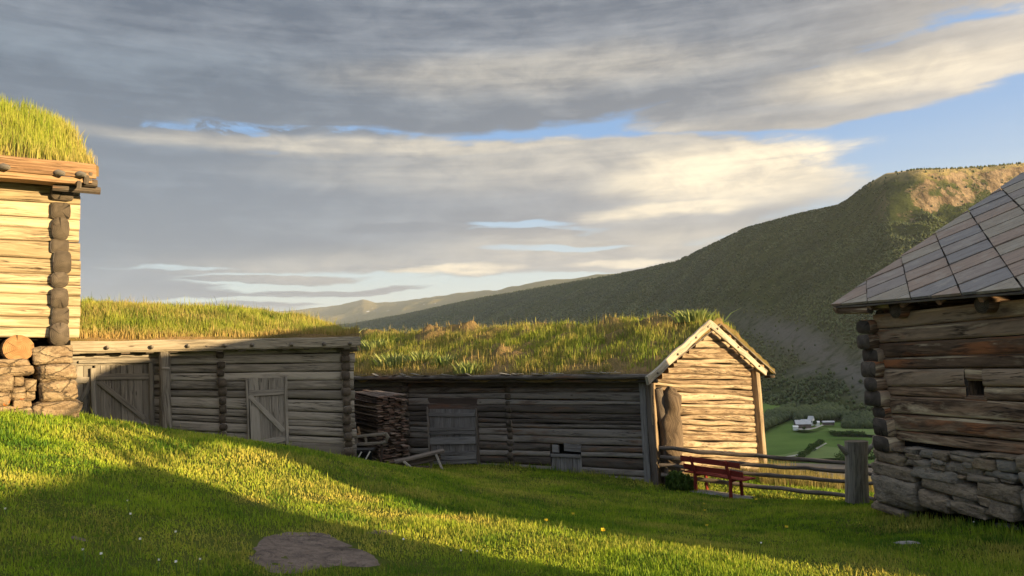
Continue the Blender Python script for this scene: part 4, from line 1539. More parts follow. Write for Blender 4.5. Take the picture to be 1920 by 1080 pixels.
# ------------------------------------------------------------------ dark log barn with the bright gable, centre
def dark_barn():
    C = P(1222, 800, 18)
    pl, gl = Plane(C, (-.785, .62)), Plane(C, (.62, .785))
    T = thing('log_barn', 'big dark log barn with sunlit tan gable and tall ragged grass on its sod roof', 'barn', gpt(C.x, C.y))
    S = lambda px, py=800: pl.sz(px, py)[0]
    L = 16.5
    zt = linef(pl, (1205, 710), (700, 712)); zb = linef(pl, (1210, 908), (770, 888))
    fr = log_rows(15, .32, 17)
    od = opening(pl, 808, 765, 900, 880); oh = opening(pl, 1036, 834, 1094, 905)
    mb = MB()
    log_wall(mb, pl, 0.12, S(768), zb, zt, fr, .085, (od, oh), None, (0, 0), 40, .45, .034)
    frl = log_rows(14, .25, 27)
    log_wall(mb, pl, S(764), L, zb, zt, frl, .095, (), None, (0, 0), 45, .55, .022)
    W = gl.sz(1416, 800)[0]
    for k in range(14):
        z = zb(L) + (zt(L) - zb(L)) * (k + .5) / 14
        mb.tube([pl.at(L, z, -.1), pl.at(L, z, -W)], [(.1, .1)] * 2, 8, None, 0, 0)
        mb.tube([pl.at(0.2, z, -W), pl.at(L, z, -W)], [(.1, .1)] * 2, 8, None, 0, 0)
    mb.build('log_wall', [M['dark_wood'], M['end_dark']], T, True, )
    # gable logs, tan with warm sunlight in their colour
    gb = linef(gl, (1240, 912), (1420, 921)); gt = lambda s: .45
    rS, rZ = gl.sz(1330, 607)
    lS, lZ = gl.sz(1222, 706); eS, eZ = gl.sz(1434, 699)

    def roof(s):
        return (lZ + (rZ - lZ) * (s - lS) / (rS - lS) if s < rS else rZ + (eZ - rZ) * (s - rS) / (eS - rS)) - .10
    gfr = log_rows(33, .38, 31)
    mb = MB()
    log_wall(mb, gl, .12, W - .05, gb, gt, gfr, .10, (), roof, (0, .02), 51, .7, .05, rag=(0, .12), taper=.35, step=.2)
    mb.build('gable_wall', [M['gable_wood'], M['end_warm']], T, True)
    mb = MB()
    c0 = pl.at(L / 2, 0, -W / 2)
    inner_box(mb, pl, .2, L - .1, zb(3) - .3, zt(3) - .05, W - .3, -.15)
    rz2 = rZ - .45
    mb.face([gl.at(.25, lZ - .3, -.15), gl.at(W - .2, eZ - .2, -.15), gl.at(rS, rz2 + .1, -.15)])
    mb.build('dark_backing', M['void'], T)
    # cross wall ends
    mb = MB()
    zl = row_list(log_rows(15, .2, 9), zb, zt, S(955))
    sl = (S(962, 870) - S(954, 720)) / (pl.sz(962, 870)[1] - pl.sz(954, 720)[1])
    log_ends(mb, pl, S(958), zl, .10, .1, 61, lambda z: (z - pl.sz(958, 800)[1]) * sl, 1.0, .10)
    mb.pieces('cross_wall_log_end', [M['dark_wood'], M['end_dark']], T, True)
    mb = MB()
    zl = row_list(log_rows(14, .2, 19), zb, zt, S(768))
    log_ends(mb, pl, S(766), zl, .14, .1, 67, lambda z: 0, 1.0, .13)
    mb.pieces('cross_wall_log_end', [M['dark_wood'], M['end_dark']], T, True)
    # wide door: boards with broad level battens
    dq = quad(pl, (809, 766), (895, 767), (899, 868), (814, 872))
    mb = MB()
    board_quad(mb, pl, dq, .03, 8, True, .10)
    door = mb.build('door', M['dark_door'], T)
    door['label'] = 'wide grey plank door with broad level battens'
    (a, b, c, d) = dq
    for f, wd in ((.10, .10), (.36, .09), (.43, .09), (.57, .20), (.80, .12), (.88, .11), (.96, .10)):
        mb = MB()
        mb.plank(pl.at(a[0] + (d[0]-a[0])*f, a[1] + (d[1]-a[1])*f, .12), pl.at(b[0] + (c[0]-b[0])*f, b[1] + (c[1]-b[1])*f, .12), Vector((0, 0, 1)), wd, .035)
        mb.build('batten', M['dark_door'], door)
    mb = MB()
    for p, q, w in (((806, 762), (812, 876), .08), ((897, 764), (902, 874), .08)):
        mb.plank(pl.at(*pl.sz(*q), .09), pl.at(*pl.sz(*p), .09), pl.d, w, .09)
    mb.pieces('door_frame', M['dark_wood'], T)
    mb = MB()
    for (y0, y1) in ((746, 757), (756, 767)):
        mb.plank(pl.at(*pl.sz(806, (y0 + y1) / 2), .03), pl.at(*pl.sz(899, (y0 + y1) / 2 + .5), .03), Vector((0, 0, 1)), .19, .14, None, 0, .012)
    mb.pieces('lintel', M['plank_wood'], T)
    # small hatch
    hq = quad(pl, (1038, 838), (1092, 838), (1095, 892), (1037, 886))
    mb = MB()
    (a, b, c, d) = hq
    f = .30
    m1 = (a[0] + (d[0]-a[0])*f, a[1] + (d[1]-a[1])*f); m2 = (b[0] + (c[0]-b[0])*f, b[1] + (c[1]-b[1])*f)
    board_quad(mb, pl, [m1, m2, c, d], .03, 6, True, .08)
    hatch = mb.build('hatch', M['dark_door'], T)
    mb = MB()
    mb.plank(pl.at(*m1, .11), pl.at(*m2, .11), Vector((0, 0, 1)), .09, .03)
    mb.plank(pl.at(a[0], a[1] - .03, .05), pl.at(a[0] - (a[0] - b[0]) * .22, a[1] - .03, .05), Vector((0, 0, 1)), .2, .05)
    mb.plank(pl.at(a[0] - (a[0] - b[0]) * .42, b[1] - .03, .05), pl.at(b[0], b[1] - .03, .05), Vector((0, 0, 1)), .2, .05)
    mb.pieces('batten', M['dark_door'], hatch)
    # corner boards at the near corner
    up = Vector((0, 0, 1))
    for (pb, pt, w, off, lab) in (((1215, 905), (1204, 716), .17, .13, 1), ((1229, 908), (1216, 718), .17, .15, 2)):
        mb = MB()
        s, z = pl.sz(*pb, off); s2, z2 = pl.sz(*pt, off)
        mb.plank(pl.at(s, z - .1, off), pl.at(s2, z2, off), pl.d, w, .05, .8 - lab * .25)
        mb.build('corner_board', M['rail_wood'] if lab == 2 else M['dark_door'], T)
    mb = MB()
    s, z = gl.sz(1236, 906, .13); s2, z2 = gl.sz(1223, 716, .13)
    mb.plank(gl.at(s, z - .1, .12), gl.at(s2, z2, .12), gl.d, .22, .05, .4)
    mb.build('corner_board', M['gable_wood'], T)
    mb = MB()
    s, z = gl.sz(1427, 914, .05); s2, z2 = gl.sz(1408, 694, .05)
    mb.plank(gl.at(s, z - .1, .08), gl.at(s2, z2, .08), gl.d, .22, .42, .7)
    mb.build('corner_board', M['gable_wood'], T)
    # eave: pole, birch bark edge and boards
    ev = .45
    es0, ez0 = pl.sz(1214, 702, ev); es1, ez1 = pl.sz(660, 706, ev)
    Z = lambda s: ez0 + (ez1 - ez0) * (s - es0) / (es1 - es0)
    mb = MB()
    NN = 30
    pts = [pl.at(-.38 + (L + .3) * i / (NN - 1), Z(-.38 + (L + .3) * i / (NN - 1)) - .05 + noise.noise(Vector((i * .7, 3, 1))) * .025, ev) for i in range(NN)]
    mb.tube(pts, [.065] * NN, 9, .3, 0, 1, 1, .2)
    mb.tube([p - up * .11 - pl.n * .12 for p in pts], [.05] * NN, 8, .1, 0, 1, 1, .2)
    mb.pieces('eave_pole', [M['dark_wood'], M['end_dark']], T, True)
    mb = MB()
    for i in range(46):
        s = random.uniform(-.2, L - .5)
        w = random.uniform(.15, .5)
        z = Z(s) + random.uniform(.0, .07)
        c = pl.at(s, z, ev + .045)
        tw = random.uniform(-.03, .03)
        mb.plank(c - pl.d * w / 2 - up * tw, c + pl.d * w / 2 + up * tw, pl.n, random.uniform(.05, .12), .008, None, 0, .01)
    mb.build('bark_edge', M['barn_wood'], T)
    sR = gl.sz(1330, 607)[0]
    mb = MB()
    slopez = (rZ - (Z(0) - .0)) / (sR + ev)
    for i in range(24):
        sa = -.36 + (L + .3) * (i + .5) / 24
        mb.plank(pl.at(sa, Z(sa) - .05, ev - .03), pl.at(sa, rZ - .03, -sR), pl.d, (L + .3) / 24 - .01, .04)
        mb.plank(pl.at(sa, rZ - .03, -sR), pl.at(sa, eZ - .03, -eS), pl.d, (L + .3) / 24 - .01, .04)
    mb.build('roof_deck', M['dark_wood'], T)
    # purlin ends and bargeboards
    for (p, q, nm) in (((1214, 714), (1331, 606), 0), ((1330, 606), (1435, 699), 1)):
        of = .36
        s, z = gl.sz(*p, of); s2, z2 = gl.sz(*q, of)
        mb = MB()
        a, b = gl.at(s, z, of), gl.at(s2, z2, of)
        mb.plank(a, b, up, .20, .07, .75 + nm * .2, 0, .012)
        bo = mb.build('bargeboard', M['board_pale'], T)
        for f in (.12, .42, .72, .93) if nm == 0 else (.1, .45, .85):
            m2 = MB()
            c = a + (b - a) * f
            m2.tube([c - gl.n * .02, c + gl.n * .075], [.035, .03], 7, .1, 0, 1)
            m2.build('peg', M['barn_wood'], bo)
    mb = MB()
    for f in (.25, .55, .85):
        for (sa, za, sb_, zb_) in ((eS, eZ, rS, rZ),):
            s = sa + (sb_ - sa) * f; z = za + (zb_ - za) * f - .17
            mb.tube([gl.at(s, z, -.3), gl.at(s, z, .34)], [.08, .075], 9, None, 0, 1, 1, .12)
    mb.pieces('purlin', [M['gable_wood'], M['end_warm']], T, True)
    mb = MB()
    for i in range(9):
        f = i / 8
        s = rS + (eS - rS) * f; z = rZ + (eZ - rZ) * f - .12
        mb.tube([gl.at(s, z, .0), gl.at(s + .02, z, .27 + random.random() * .06)], [.045, .04], 7, None, 0, 1, 1, .15)
    mb.pieces('rafter_end', [M['dark_wood'], M['end_dark']], T, True)
    # sod roof
    N = 14
    sl_ = np.linspace(-.33, L, N)
    zl0 = pl.sz(650, 628, -sR)
    front = [pl.at(s, Z(s) + .06, ev - .05) for s in sl_]
    ridge = [pl.at(s, rZ + .24 + (zl0[1] + .06 - rZ - .24) * (s / zl0[0]) , -sR) for s in sl_]
    back = [pl.at(s, eZ + .12, -eS) for s in sl_]

    def lumps(u, v, p):
        n = fbm(p[..., 0], p[..., 1], 1.15, 41, 3)
        return np.clip(n - .54, 0, 1) * 1.15 * np.clip(v * 5 - .3, 0, 1) * np.where(v < 1.02, 1, 0) - np.where(v > 1.02, .07, 0)
    o, surf = turf_surface('sod_roof', front, ridge, back, M['turf'], T, 170, 30, .17, .15, 7.0, lumps)

    def dry(u, v, p):
        return .20 + .55 * np.exp(-v / .06) + .9 * np.clip(fbm(p[:, 0], p[:, 1], 1.15, 41, 3) - .50, 0, 1) * 3 + 1.0 * (fbm(p[:, 0], p[:, 1], .9, 33, 3) - .5)

    def dens(u, v, p):
        return np.clip(1.15 - 9.0 * np.clip(fbm(p[:, 0], p[:, 1], 1.15, 41, 3) - .515, 0, 1), .06, 1) * np.where(v > 1.15, .5, 1) * np.where(u < .85, 1, .2) * np.clip(fbm(p[:, 0], p[:, 1], 2.4, 77, 2) * 2.6 - .45, .12, 1)
    p, h, w, d = scatter_roof(surf, 86000, .09, .23, .010, .021, 1.5, dry, dens)
    tall = rng.random(len(p)) < .10 * np.clip((fbm(p[:, 0], p[:, 1], 1.4, 88, 2) - .30) * 4, .1, 1.4)
    h = np.where(tall, h * rng.uniform(1.5, 2.6, len(p)), h)
    w = np.where(tall, w * .6, w)
    grass_object('grass', p, h, w, d, M['roof_grass'], o, .30)
    return pl, gl, surf


# ------------------------------------------------------------------ slate-roofed hut, right
HUT = 0.87


def hut():
    C2, D2 = P(1648, 720, 13.0) * HUT, P(1920, 720, 10.2) * HUT
    pl = Plane(C2, D2 - C2)
    T = thing('slate_roofed_hut', 'dark stained log hut with diagonal slate roof on a dry stone base, right frame edge', 'hut', gpt(C2.x, C2.y))
    S1 = 7.0
    WD = 6.8
    up = Vector((0, 0, 1))
    zb = linef(pl, (1680, 824), (1920, 852)); zt = linef(pl, (1660, 588), (1920, 560))
    oh = opening(pl, 1818, 714, 1852, 741)
    fr = log_rows(9, .22, 72)
    # put the loophole in one log by letting it cut whatever rows it meets
    mb = MB()
    log_wall(mb, pl, .06, S1, zb, zt, fr, .12, (), None, (.0, 0), 77, .5, .016, step=.16) if False else None
    rows = fr
    zmid = (oh[2] + oh[3]) / 2
    big = (oh[0], oh[1], zmid - .16, zmid + .16)
    log_wall(mb, pl, .06, S1, zb, zt, fr, .065, (big,), None, (0, 0), 77, .34, .02, step=.16, ysq=.38)
    # the other three walls
    for k in range(11):
        z = zb(1) + (zt(1) - zb(1)) * (k + .5) / 11
        for pts in ([pl.at(0, z, -.1), pl.at(0, z, -WD)], [pl.at(S1, z, .0), pl.at(S1, z, -WD)], [pl.at(0, z, -WD), pl.at(S1, z, -WD)]):
            mb.tube(pts, [(.11, .13)] * 2, 9, None, 0, 1, 1, .05, .7)
    for k in range(8):
        z = zt(1) + .1 + k * .21; q = .35 + k * .38
        for s in (0, S1):
            mb.tube([pl.at(s, z, -q), pl.at(s, z, -WD + q)], [(.1, .11)] * 2, 9, None, 0, 0)
    mb.build('log_wall', [M['hut_wood'], M['hut_end']], T, True)
    mb = MB()
    inner_box(mb, pl, .1, S1 - .1, zb(1) - .02, zt(1), WD - .3, -.30)
    mb.build('dark_backing', M['void'], T)
    # loophole frame
    mb = MB()
    s0, s1, z0, z1 = oh
    for a, b in (((s0 - .02, z1), (s1 + .02, z1)), ((s0 - .02, z0), (s1 + .02, z0))):
        pass
    ks = [i for i in range(len(fr) - 1)]
    dpt = .30
    zlo, zhi = z0, z1
    # filler blocks above and below keep the hole its small size
    for za, zc in ((zhi, zhi + .16), (zlo - .20, zlo)):
        mb.plank(pl.at(s0 - .03, (za + zc) / 2, -.045), pl.at(s1 + .03, (za + zc) / 2, -.045), up, zc - za, .20, .35)
    mb.plank(pl.at(s0 - .0, zlo - .02, -.15), pl.at(s0 - .0, zhi + .02, -.15), pl.n, .34, .05, .2)
    mb.plank(pl.at(s1 + .0, zlo - .02, -.15), pl.at(s1 + .0, zhi + .02, -.15), pl.n, .34, .05, .7)
    mb.build('loophole', M['hut_wood'], T)
    # corner
    mb = MB()
    pys = [(612, 14), (640, 14), (666, 13), (692, 15), (719, 13), (745, 14), (770, 13), (796, 17), (826, 15)]
    zl = [(pl.sz(1648, py)[1], hh / 1400 * 13 * HUT) for py, hh in pys]
    s_top, s_bot = pl.sz(1636, 612)[0], pl.sz(1660, 826)[0]
    zt_, zb_ = zl[0][0], zl[-1][0]
    log_ends(mb, pl, .03, zl, .20, .2, 81, lambda z: -.04 + .22 * (zt_ - z) / (zt_ - zb_), 1.12, .17)
    mb.pieces('corner_log_end', [M['hut_wood'], M['hut_end']], T, True)
    # wall plate with block joints under the eave
    mb = MB()
    for x, y in ((1692, 582), (1856, 570)):
        s, z = pl.sz(x, y, .1)
        mb.tube([pl.at(s, z, -.1), pl.at(s, z, .22)], [.12, .115], 12, .3, 0, 1, 1, .1)
    mb.pieces('wall_plate', [M['hut_wood'], M['hut_end']], T, True)
    mb = MB()
    # roof
    ev = .41
    a0 = -.41
    ze = .405 * HUT
    E0 = pl.at(a0, ze, ev)
    pitch = math.radians(29.5)
    ea = pl.d.copy()
    ub = (-pl.n * math.cos(pitch) + up * math.sin(pitch))
    un = ea.cross(ub)
    if un.z < 0: un = -un
    RL = (WD / 2 + ev) / math.cos(pitch)
    LA = S1 - a0 + .4
    th = .03

    def diag(sign):
        """slates laid square to the diagonal; clipped to the roof rectangle"""
        m = MB()
        c, s = math.cos(math.radians(42)), math.sin(math.radians(42))
        eB, eA = (c, -s), (s, c)
        r = random.Random(5)
        for i in range(-18, 26):
            A0 = .56 + .575 * i - .575
            jit = r.uniform(0, .5)
            for j in range(-22, 30):
                B0 = j * .50 + jit * .35
                g = .008
                q = [(A0 + g, B0 + g), (A0 + .575 - g, B0 + g), (A0 + .575 - g, B0 + .50 - g), (A0 + g, B0 + .50 - g)]
                q = [(a + r.uniform(-.006, .006), b + r.uniform(-.006, .006)) for a, b in q]
                poly = [(a * eA[0] + b * eB[0], a * eA[1] + b * eB[1]) for a, b in q]
                for (ax, lim, sg) in ((0, 0, 1), (0, LA, -1), (1, 0, 1), (1, RL, -1)):
                    out = []
                    for k in range(len(poly)):
                        p, n = poly[k], poly[(k + 1) % len(poly)]
                        ip, in_ = (p[ax] - lim) * sg >= 0, (n[ax] - lim) * sg >= 0
                        if ip: out.append(p)
                        if ip != in_:
                            t = (lim - p[ax]) / (n[ax] - p[ax])
                            out.append((p[0] + (n[0] - p[0]) * t, p[1] + (n[1] - p[1]) * t))
                    poly = out
                    if len(poly) < 3: break
                if len(poly) < 3: continue
                tint = r.random()
                cx = sum(p[0] for p in poly) / len(poly); cy = sum(p[1] for p in poly) / len(poly)
                tl, tm = r.uniform(-.004, .004), r.uniform(-.004, .004)

                def pt(p, h):
                    # the lower (downhill) corner laps over the next slate
                    rel = (p[0] - cx) * tl * 3 + (p[1] - cy) * (tm * 3 - .034)
                    base = E0 if sign > 0 else E0x
                    ubb = ub if sign > 0 else ub2
                    unn = un if sign > 0 else un2
                    return base + ea * p[0] + ubb * p[1] + unn * (h + rel)
                top = [pt(p, .055) for p in poly]
                bot = [pt(p, .020) for p in poly]
                if (top[1] - top[0]).cross(top[2] - top[1]).dot(un if sign > 0 else un2) < 0:
                    top, bot, poly = top[::-1], bot[::-1], poly[::-1]
                uv = [(p[0] * eA[0] + p[1] * eA[1] + tint * 7, p[0] * eB[0] + p[1] * eB[1]) for p in poly]
                m.face(top, uv, tint)
                for k in range(len(top)):
                    k2 = (k + 1) % len(top)
                    m.face([top[k2], top[k], bot[k], bot[k2]], [uv[k2], uv[k], uv[k], uv[k2]], tint)
        return m
    E0x = E0 - pl.n * (2 * RL * math.cos(pitch))
    ub2 = (pl.n * math.cos(pitch) + up * math.sin(pitch))
    un2 = Vector((-un.x, -un.y, un.z))
    diag(1).build('slate_roof', M['slate'], T)
    diag(-1).build('slate_roof', M['slate'], T)
    mb = MB()
    for i in range(13):
        q = (i + .5) / 13 * RL
        for base, ubb in ((E0, ub), (E0x, ub2)):
            mb.plank(base + ubb * q - un * .0 + up * -.012, base + ubb * q + ea * LA - up * .012, ubb, RL / 13 - .008, .024)
    mb.build('roof_deck', M['dark_wood'], T)
    mb = MB()
    for i in range(16):
        s = .12 + i * .66
        p = E0 + ea * s - up * .06
        mb.plank(p + ub * .05, p + ub * RL, ea, .07, .09)
        mb.plank(E0x + ea * s - up * .06, E0x + ea * s - up * .06 + ub2 * RL, ea, .07, .09)
    mb.pieces('rafter', M['hut_wood'], T)
    mb = MB()
    # purlin and verge ends at the overhanging gable
    for q in (.30, 1.9, RL - .1):
        c = E0 + ub * q - up * .15
        mb.tube([c + ea * .06, c + ea * 1.0], [.075, .08], 9, .2, 0, 1, 1, .12)
    mb.plank(E0 + ea * .05 - up * .05 - ub * .0, E0 + ea * .05 - up * .05 + ub * RL, up, .10, .04)
    mb.tube([E0 + ea * .02 - up * .10 + ub * .1, E0 + ea * .75 - up * .12 + ub * .1], [.055, .06], 9, .4, 0, 1, 1, .15)
    mb.pieces('verge_board', [M['hut_wood'], M['hut_end']], T)
    # dry stone base
    sm = MB()
    k = 2.7
    stones = ((245, 445, 420, 514), (412, 428, 486, 458), (420, 480, 553, 532), (490, 440, 566, 482), (562, 448, 634, 490), (424, 457, 500, 487), (548, 508, 632, 542), (650, 470, 802, 506), (764, 478, 886, 546),
              (805, 456, 846, 478), (884, 485, 985, 552), (620, 507, 814, 570), (815, 545, 1000, 586), (730, 565, 902, 604), (245, 514, 470, 580), (440, 535, 705, 596), (255, 572, 500, 722), (498, 588, 800, 672),
              (780, 594, 1010, 706), (488, 652, 655, 748), (650, 706, 832, 770), (658, 676, 776, 714), (796, 674, 866, 722), (846, 700, 985, 790), (640, 454, 800, 471), (850, 462, 985, 486), (720, 500, 766, 531),
              (318, 425, 362, 446), (360, 428, 412, 447), (690, 565, 732, 586), (555, 484, 630, 512), (900, 584, 985, 604), (985, 470, 1150, 560), (1000, 550, 1200, 640), (1000, 640, 1200, 800), (830, 730, 860, 770), (250, 715, 420, 760), (640, 690, 662, 730))
    for i, q in enumerate(stones):
        pix_stone(sm, pl, 1560 + q[0] / k, 680 + q[1] / k, 1560 + q[2] / k, 680 + q[3] / k, 200 + i * 5, .17, .02 if i != 16 else .08, None, .13, random.uniform(-.03, .03) - (.05 if i in (17, 18) else 0))
    for i in range(27):
        s = 3.15 + (i % 9) * .54; z = zb(2) - .18 - (i // 9) * .34
        boulder(sm, pl.at(s, z, 0), pl.d * .30, pl.n * .18, up * .18, random.random(), 300 + i, 8, .38, .13)
    sm.build('stone_foundation', M['stone_grey'], T, True)
    sm = MB()
    for i in range(40):
        s = -.05; z = zb(1) - .15 - (i // 10) * .28
        boulder(sm, pl.at(s, z, -.3 - (i % 10) * .66), pl.n * .36, pl.d * .18, up * .16, random.random(), 400 + i, 4, .5, .12)
    sm.build('stone_foundation', M['stone_grey'], T, True)
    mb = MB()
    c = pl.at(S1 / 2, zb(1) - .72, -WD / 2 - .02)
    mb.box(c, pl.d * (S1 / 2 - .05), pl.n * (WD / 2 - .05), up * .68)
    mb.build('foundation_dark', M['void'], T)  # black box, painted dark showing between the base stones
    return pl


# ------------------------------------------------------------------ neighbouring house behind the eye: its roof shades the near lawn
def neighbour(p0, d, L, W, wall_h, rise):
    d = Vector((d[0], d[1], 0)).normalized(); n = Vector((-d.y, d.x, 0)); up = Vector((0, 0, 1))
    p0 = Vector(p0)
    T = thing('log_house', 'gabled log house standing behind the viewpoint and shading the near lawn', 'house', p0)
    mb = MB()
    for k in range(12):
        z = up * (wall_h * (k + .5) / 12)
        h = wall_h / 24
        a, b, c, e = p0, p0 + d * L, p0 + d * L + n * W, p0 + n * W
        for q, r in ((a, b), (b, c), (c, e), (e, a)):
            mb.tube([q + z - (r - q).normalized() * .2, r + z + (r - q).normalized() * .2], [(.11, h * 1.02)] * 2, 9, None, 0, 1, 1, .05, .7)
    for s in (0, L):
        for k in range(9):
            f = (k + .5) / 9
            a = p0 + d * s + n * (W / 2 * f) + up * (wall_h + rise * f * .93); b = p0 + d * s + n * (W - W / 2 * f) + up * (wall_h + rise * f * .93)
            mb.tube([a, b], [(.11, rise / 17)] * 2, 8, None, 0, 1, 1)
    w = mb.build('wall', [M['barn_wood'], M['end_dark']], T, True)
    mb = MB()
    inner_box(mb, Plane(p0 + n * 0, d), 0, 0.1, 0, .1, .1) if False else None
    mb.box(p0 + d * L / 2 + n * W / 2 + up * (wall_h / 2), d * (L / 2 - .1), n * (W / 2 - .1), up * (wall_h / 2))
    mb.build('dark_backing', M['void'], T)
    mb = MB()
    o = .5
    for sgn in (0, 1):
        e = p0 + up * (wall_h - o * rise / (W / 2)) + (n * (-o) if sgn == 0 else n * (W + o))
        r = p0 + n * W / 2 + up * (wall_h + rise)
        sl = (r - e)
        for i in range(10):
            c = e + sl * ((i + .5) / 10)
            mb.plank(c - d * o, c + d * (L + o), sl.normalized(), sl.length / 10 + .02, .08)
    mb.build('roof', M['barn_wood'], T)
    return T


PL_STORE = storehouse()
PL_GREY = grey_barn()
PL_DARK, GL_DARK, DARK_SURF = dark_barn()
PL_HUT = hut()
neighbour((10.33, -0.17, -2.84), (-0.5, -0.866), 8.0, 6.0, 2.35, 1.75)
# ------------------------------------------------------------------ lawn grass
ROCK_C = on_ground(590, 1032)
SLAB_C = on_ground(1925, 990)


ROCK_PIX = ((466, 1052), (476, 1028), (500, 1006), (545, 998), (590, 1000), (618, 1004), (640, 1014), (672, 1028), (706, 1046), (716, 1058), (690, 1064), (640, 1064), (600, 1068), (560, 1074), (515, 1076), (488, 1066))
ROCK_POLY = [on_ground(*q) for q in ROCK_PIX]


def inside(poly, x, y):
    r = np.zeros(len(x), bool)
    for p, q in zip(poly, poly[1:] + poly[:1]):
        c = (p.y > y) != (q.y > y)
        r ^= c & (x < (q.x - p.x) * (y - p.y) / (q.y - p.y + 1e-12) + p.x)
    return r


def lawn_grass():
    n = 720000
    az = rng.uniform(math.radians(-51), math.radians(48), n)
    d = 2.9 * np.exp(rng.random(n) ** .92 * math.log(24 / 2.9))
    x, y = np.sin(az) * d, np.cos(az) * d
    keep = np.ones(n, bool)
    # keep blades off stones and out of the buildings
    jx = (fbm(x, y, 4.0, 61, 3) - .5) * .5; jy = (fbm(x, y, 4.0, 67, 3) - .5) * .5
    keep &= ~inside(ROCK_POLY, x + jx, y + jy)
    rr = ((x - ROCK_C.x) / .8) ** 2 + ((y - ROCK_C.y) / .6) ** 2
    keep &= ~((np.abs(x - SLAB_C.x - .1) < .42) & (np.abs(y - SLAB_C.y) < .34))
    edge = np.zeros(n)
    for pl, off in ((PL_DARK, 0), (PL_HUT, .05), (PL_GREY, 0), (PL_STORE, .1)):
        s = (x - pl.p0.x) * pl.d.x + (y - pl.p0.y) * pl.d.y
        q = (x - pl.p0.x) * pl.n.x + (y - pl.p0.y) * pl.n.y
        lo, hi = {id(PL_DARK): (0, 17), id(PL_HUT): (0, 10), id(PL_GREY): (-6, 20), id(PL_STORE): (-6, .3)}[id(pl)]
        if pl is PL_GREY: hi = pl.sz(652, 740)[0]
        keep &= ~((q < off) & (q > -6.5) & (s > lo) & (s < hi))
        edge = np.maximum(edge, np.where((s > lo - .2) & (s < hi + .2), np.exp(-np.clip(q - off, 0, None) / .22) * (q > off - .02), 0))
    # dry worn patches show more soil
    worn = np.clip((fbm(x, y, .8, 71, 3) - .56) * 6, 0, 1)
    keep &= rng.random(n) > worn * .45
    x, y, d = x[keep], y[keep], d[keep]
    z = gz(x, y)
    m = len(x)
    edge = edge[keep]
    bare = np.zeros(m)
    for px, py, r_ in ((722, 966, .42), (672, 937, .34), (600, 938, .25), (470, 942, .22), (840, 975, .3)):
        q = on_ground(px, py)
        bare = np.maximum(bare, np.exp(-(((x - q.x) / r_) ** 2 + ((y - q.y) / r_) ** 2)))
    tuft = fbm(x, y, 1.4, 81, 3); tuft2 = fbm(x, y, .33, 91, 3)
    h = (.020 + .055 * rng.random(m) ** 1.5) * (.55 + 1.0 * tuft) * (.75 + .5 * tuft2)
    h = np.where(rng.random(m) < .012, h * rng.uniform(1.5, 2.4, m), h)
    h *= np.clip(.8 + d * .035, .9, 1.6)
    broad = (fbm(x, y, 1.2, 131, 3) > .55) & (rng.random(m) < .4)
    h *= np.where(broad, .55, 1.0) * .88
    h *= (1 + edge * 1.6) * (1 - .45 * bare)
    w = np.clip(.0009 * d, .0028, .013) * rng.uniform(.7, 1.3, m)
    w = np.where(broad, w * 2.3, w)
    dry = np.clip(.10 + 1.4 * (fbm(x, y, .9, 101, 4) - .50) + .75 * np.exp(-rr[keep] / 1.4) * .3 + rng.normal(0, .16, m) + bare * .75, 0, .95)
    pts = np.stack([x, y, z - .006], 1)
    grass_object('grass', pts, h, w, dry, M['lawn_grass'], None, .55, None, 'stuff', 'short green lawn grass growing over the farmyard slope', 'grass')


lawn_grass()


def meadow():
    n = 9000
    u = rng.uniform(1425, 1660, n)
    d = rng.uniform(18.6, 24.5, n)
    r = [ray(a, 900) for a in u]
    x = np.array([q.x for q in r]) * d; y = np.array([q.y for q in r]) * d
    s = (x - GL_DARK.p0.x) * GL_DARK.n.x + (y - GL_DARK.p0.y) * GL_DARK.n.y
    k = s > .1
    x, y = x[k], y[k]
    z = gz(x, y)
    h = rng.uniform(.18, .62, len(x)) * (.5 + .9 * fbm(x, y, 1.5, 7, 2))
    grass_object('meadow_grass', np.stack([x, y, z - .02], 1), h, rng.uniform(.008, .018, len(x)), np.clip(rng.normal(.45, .3, len(x)), 0, 1), M['meadow'], None, .35, None, 'stuff',
                 'tall pale meadow grass on the slope beyond the rail fence', 'grass')
    # grass at the foot of the gable
    n = 900
    s = rng.uniform(.6, 7, n); o = rng.uniform(.05, .5, n)
    p = np.array([tuple(GL_DARK.at(a, 0, b)) for a, b in zip(s, o)])
    p[:, 2] = gz(p[:, 0], p[:, 1]) - .02
    grass_object('meadow_grass', p, rng.uniform(.12, .4, n), rng.uniform(.008, .014, n), np.clip(rng.normal(.3, .25, n), 0, 1), M['meadow'], None, .35, None, 'stuff',
                 'unmown grass along the foot of the sunlit gable', 'grass')


meadow()
UP = Vector((0, 0, 1))


# ------------------------------------------------------------------ stones in the lawn
def lawn_stone(name, label, c, ax, ay, h, mat, seed, cat='rock', rough=.16, sub=9, group=None):
    mb = MB()
    n = Vector((0, 0, 1))
    e = .3
    gx = float(gz(np.array([c.x + e]), np.array([c.y]))[0] - gz(np.array([c.x - e]), np.array([c.y]))[0]) / (2 * e)
    gy = float(gz(np.array([c.x]), np.array([c.y + e]))[0] - gz(np.array([c.x]), np.array([c.y - e]))[0]) / (2 * e)
    tx = Vector((1, 0, gx)); ty = Vector((0, 1, gy))
    boulder(mb, c - n * (h * .55), tx * ax.x + ty * ax.y, tx * ay.x + ty * ay.y, n * h, .5, seed, sub, .75, rough)
    o = mb.build(name, mat, None, True, None, c)
    return tag(o, label, cat, group)




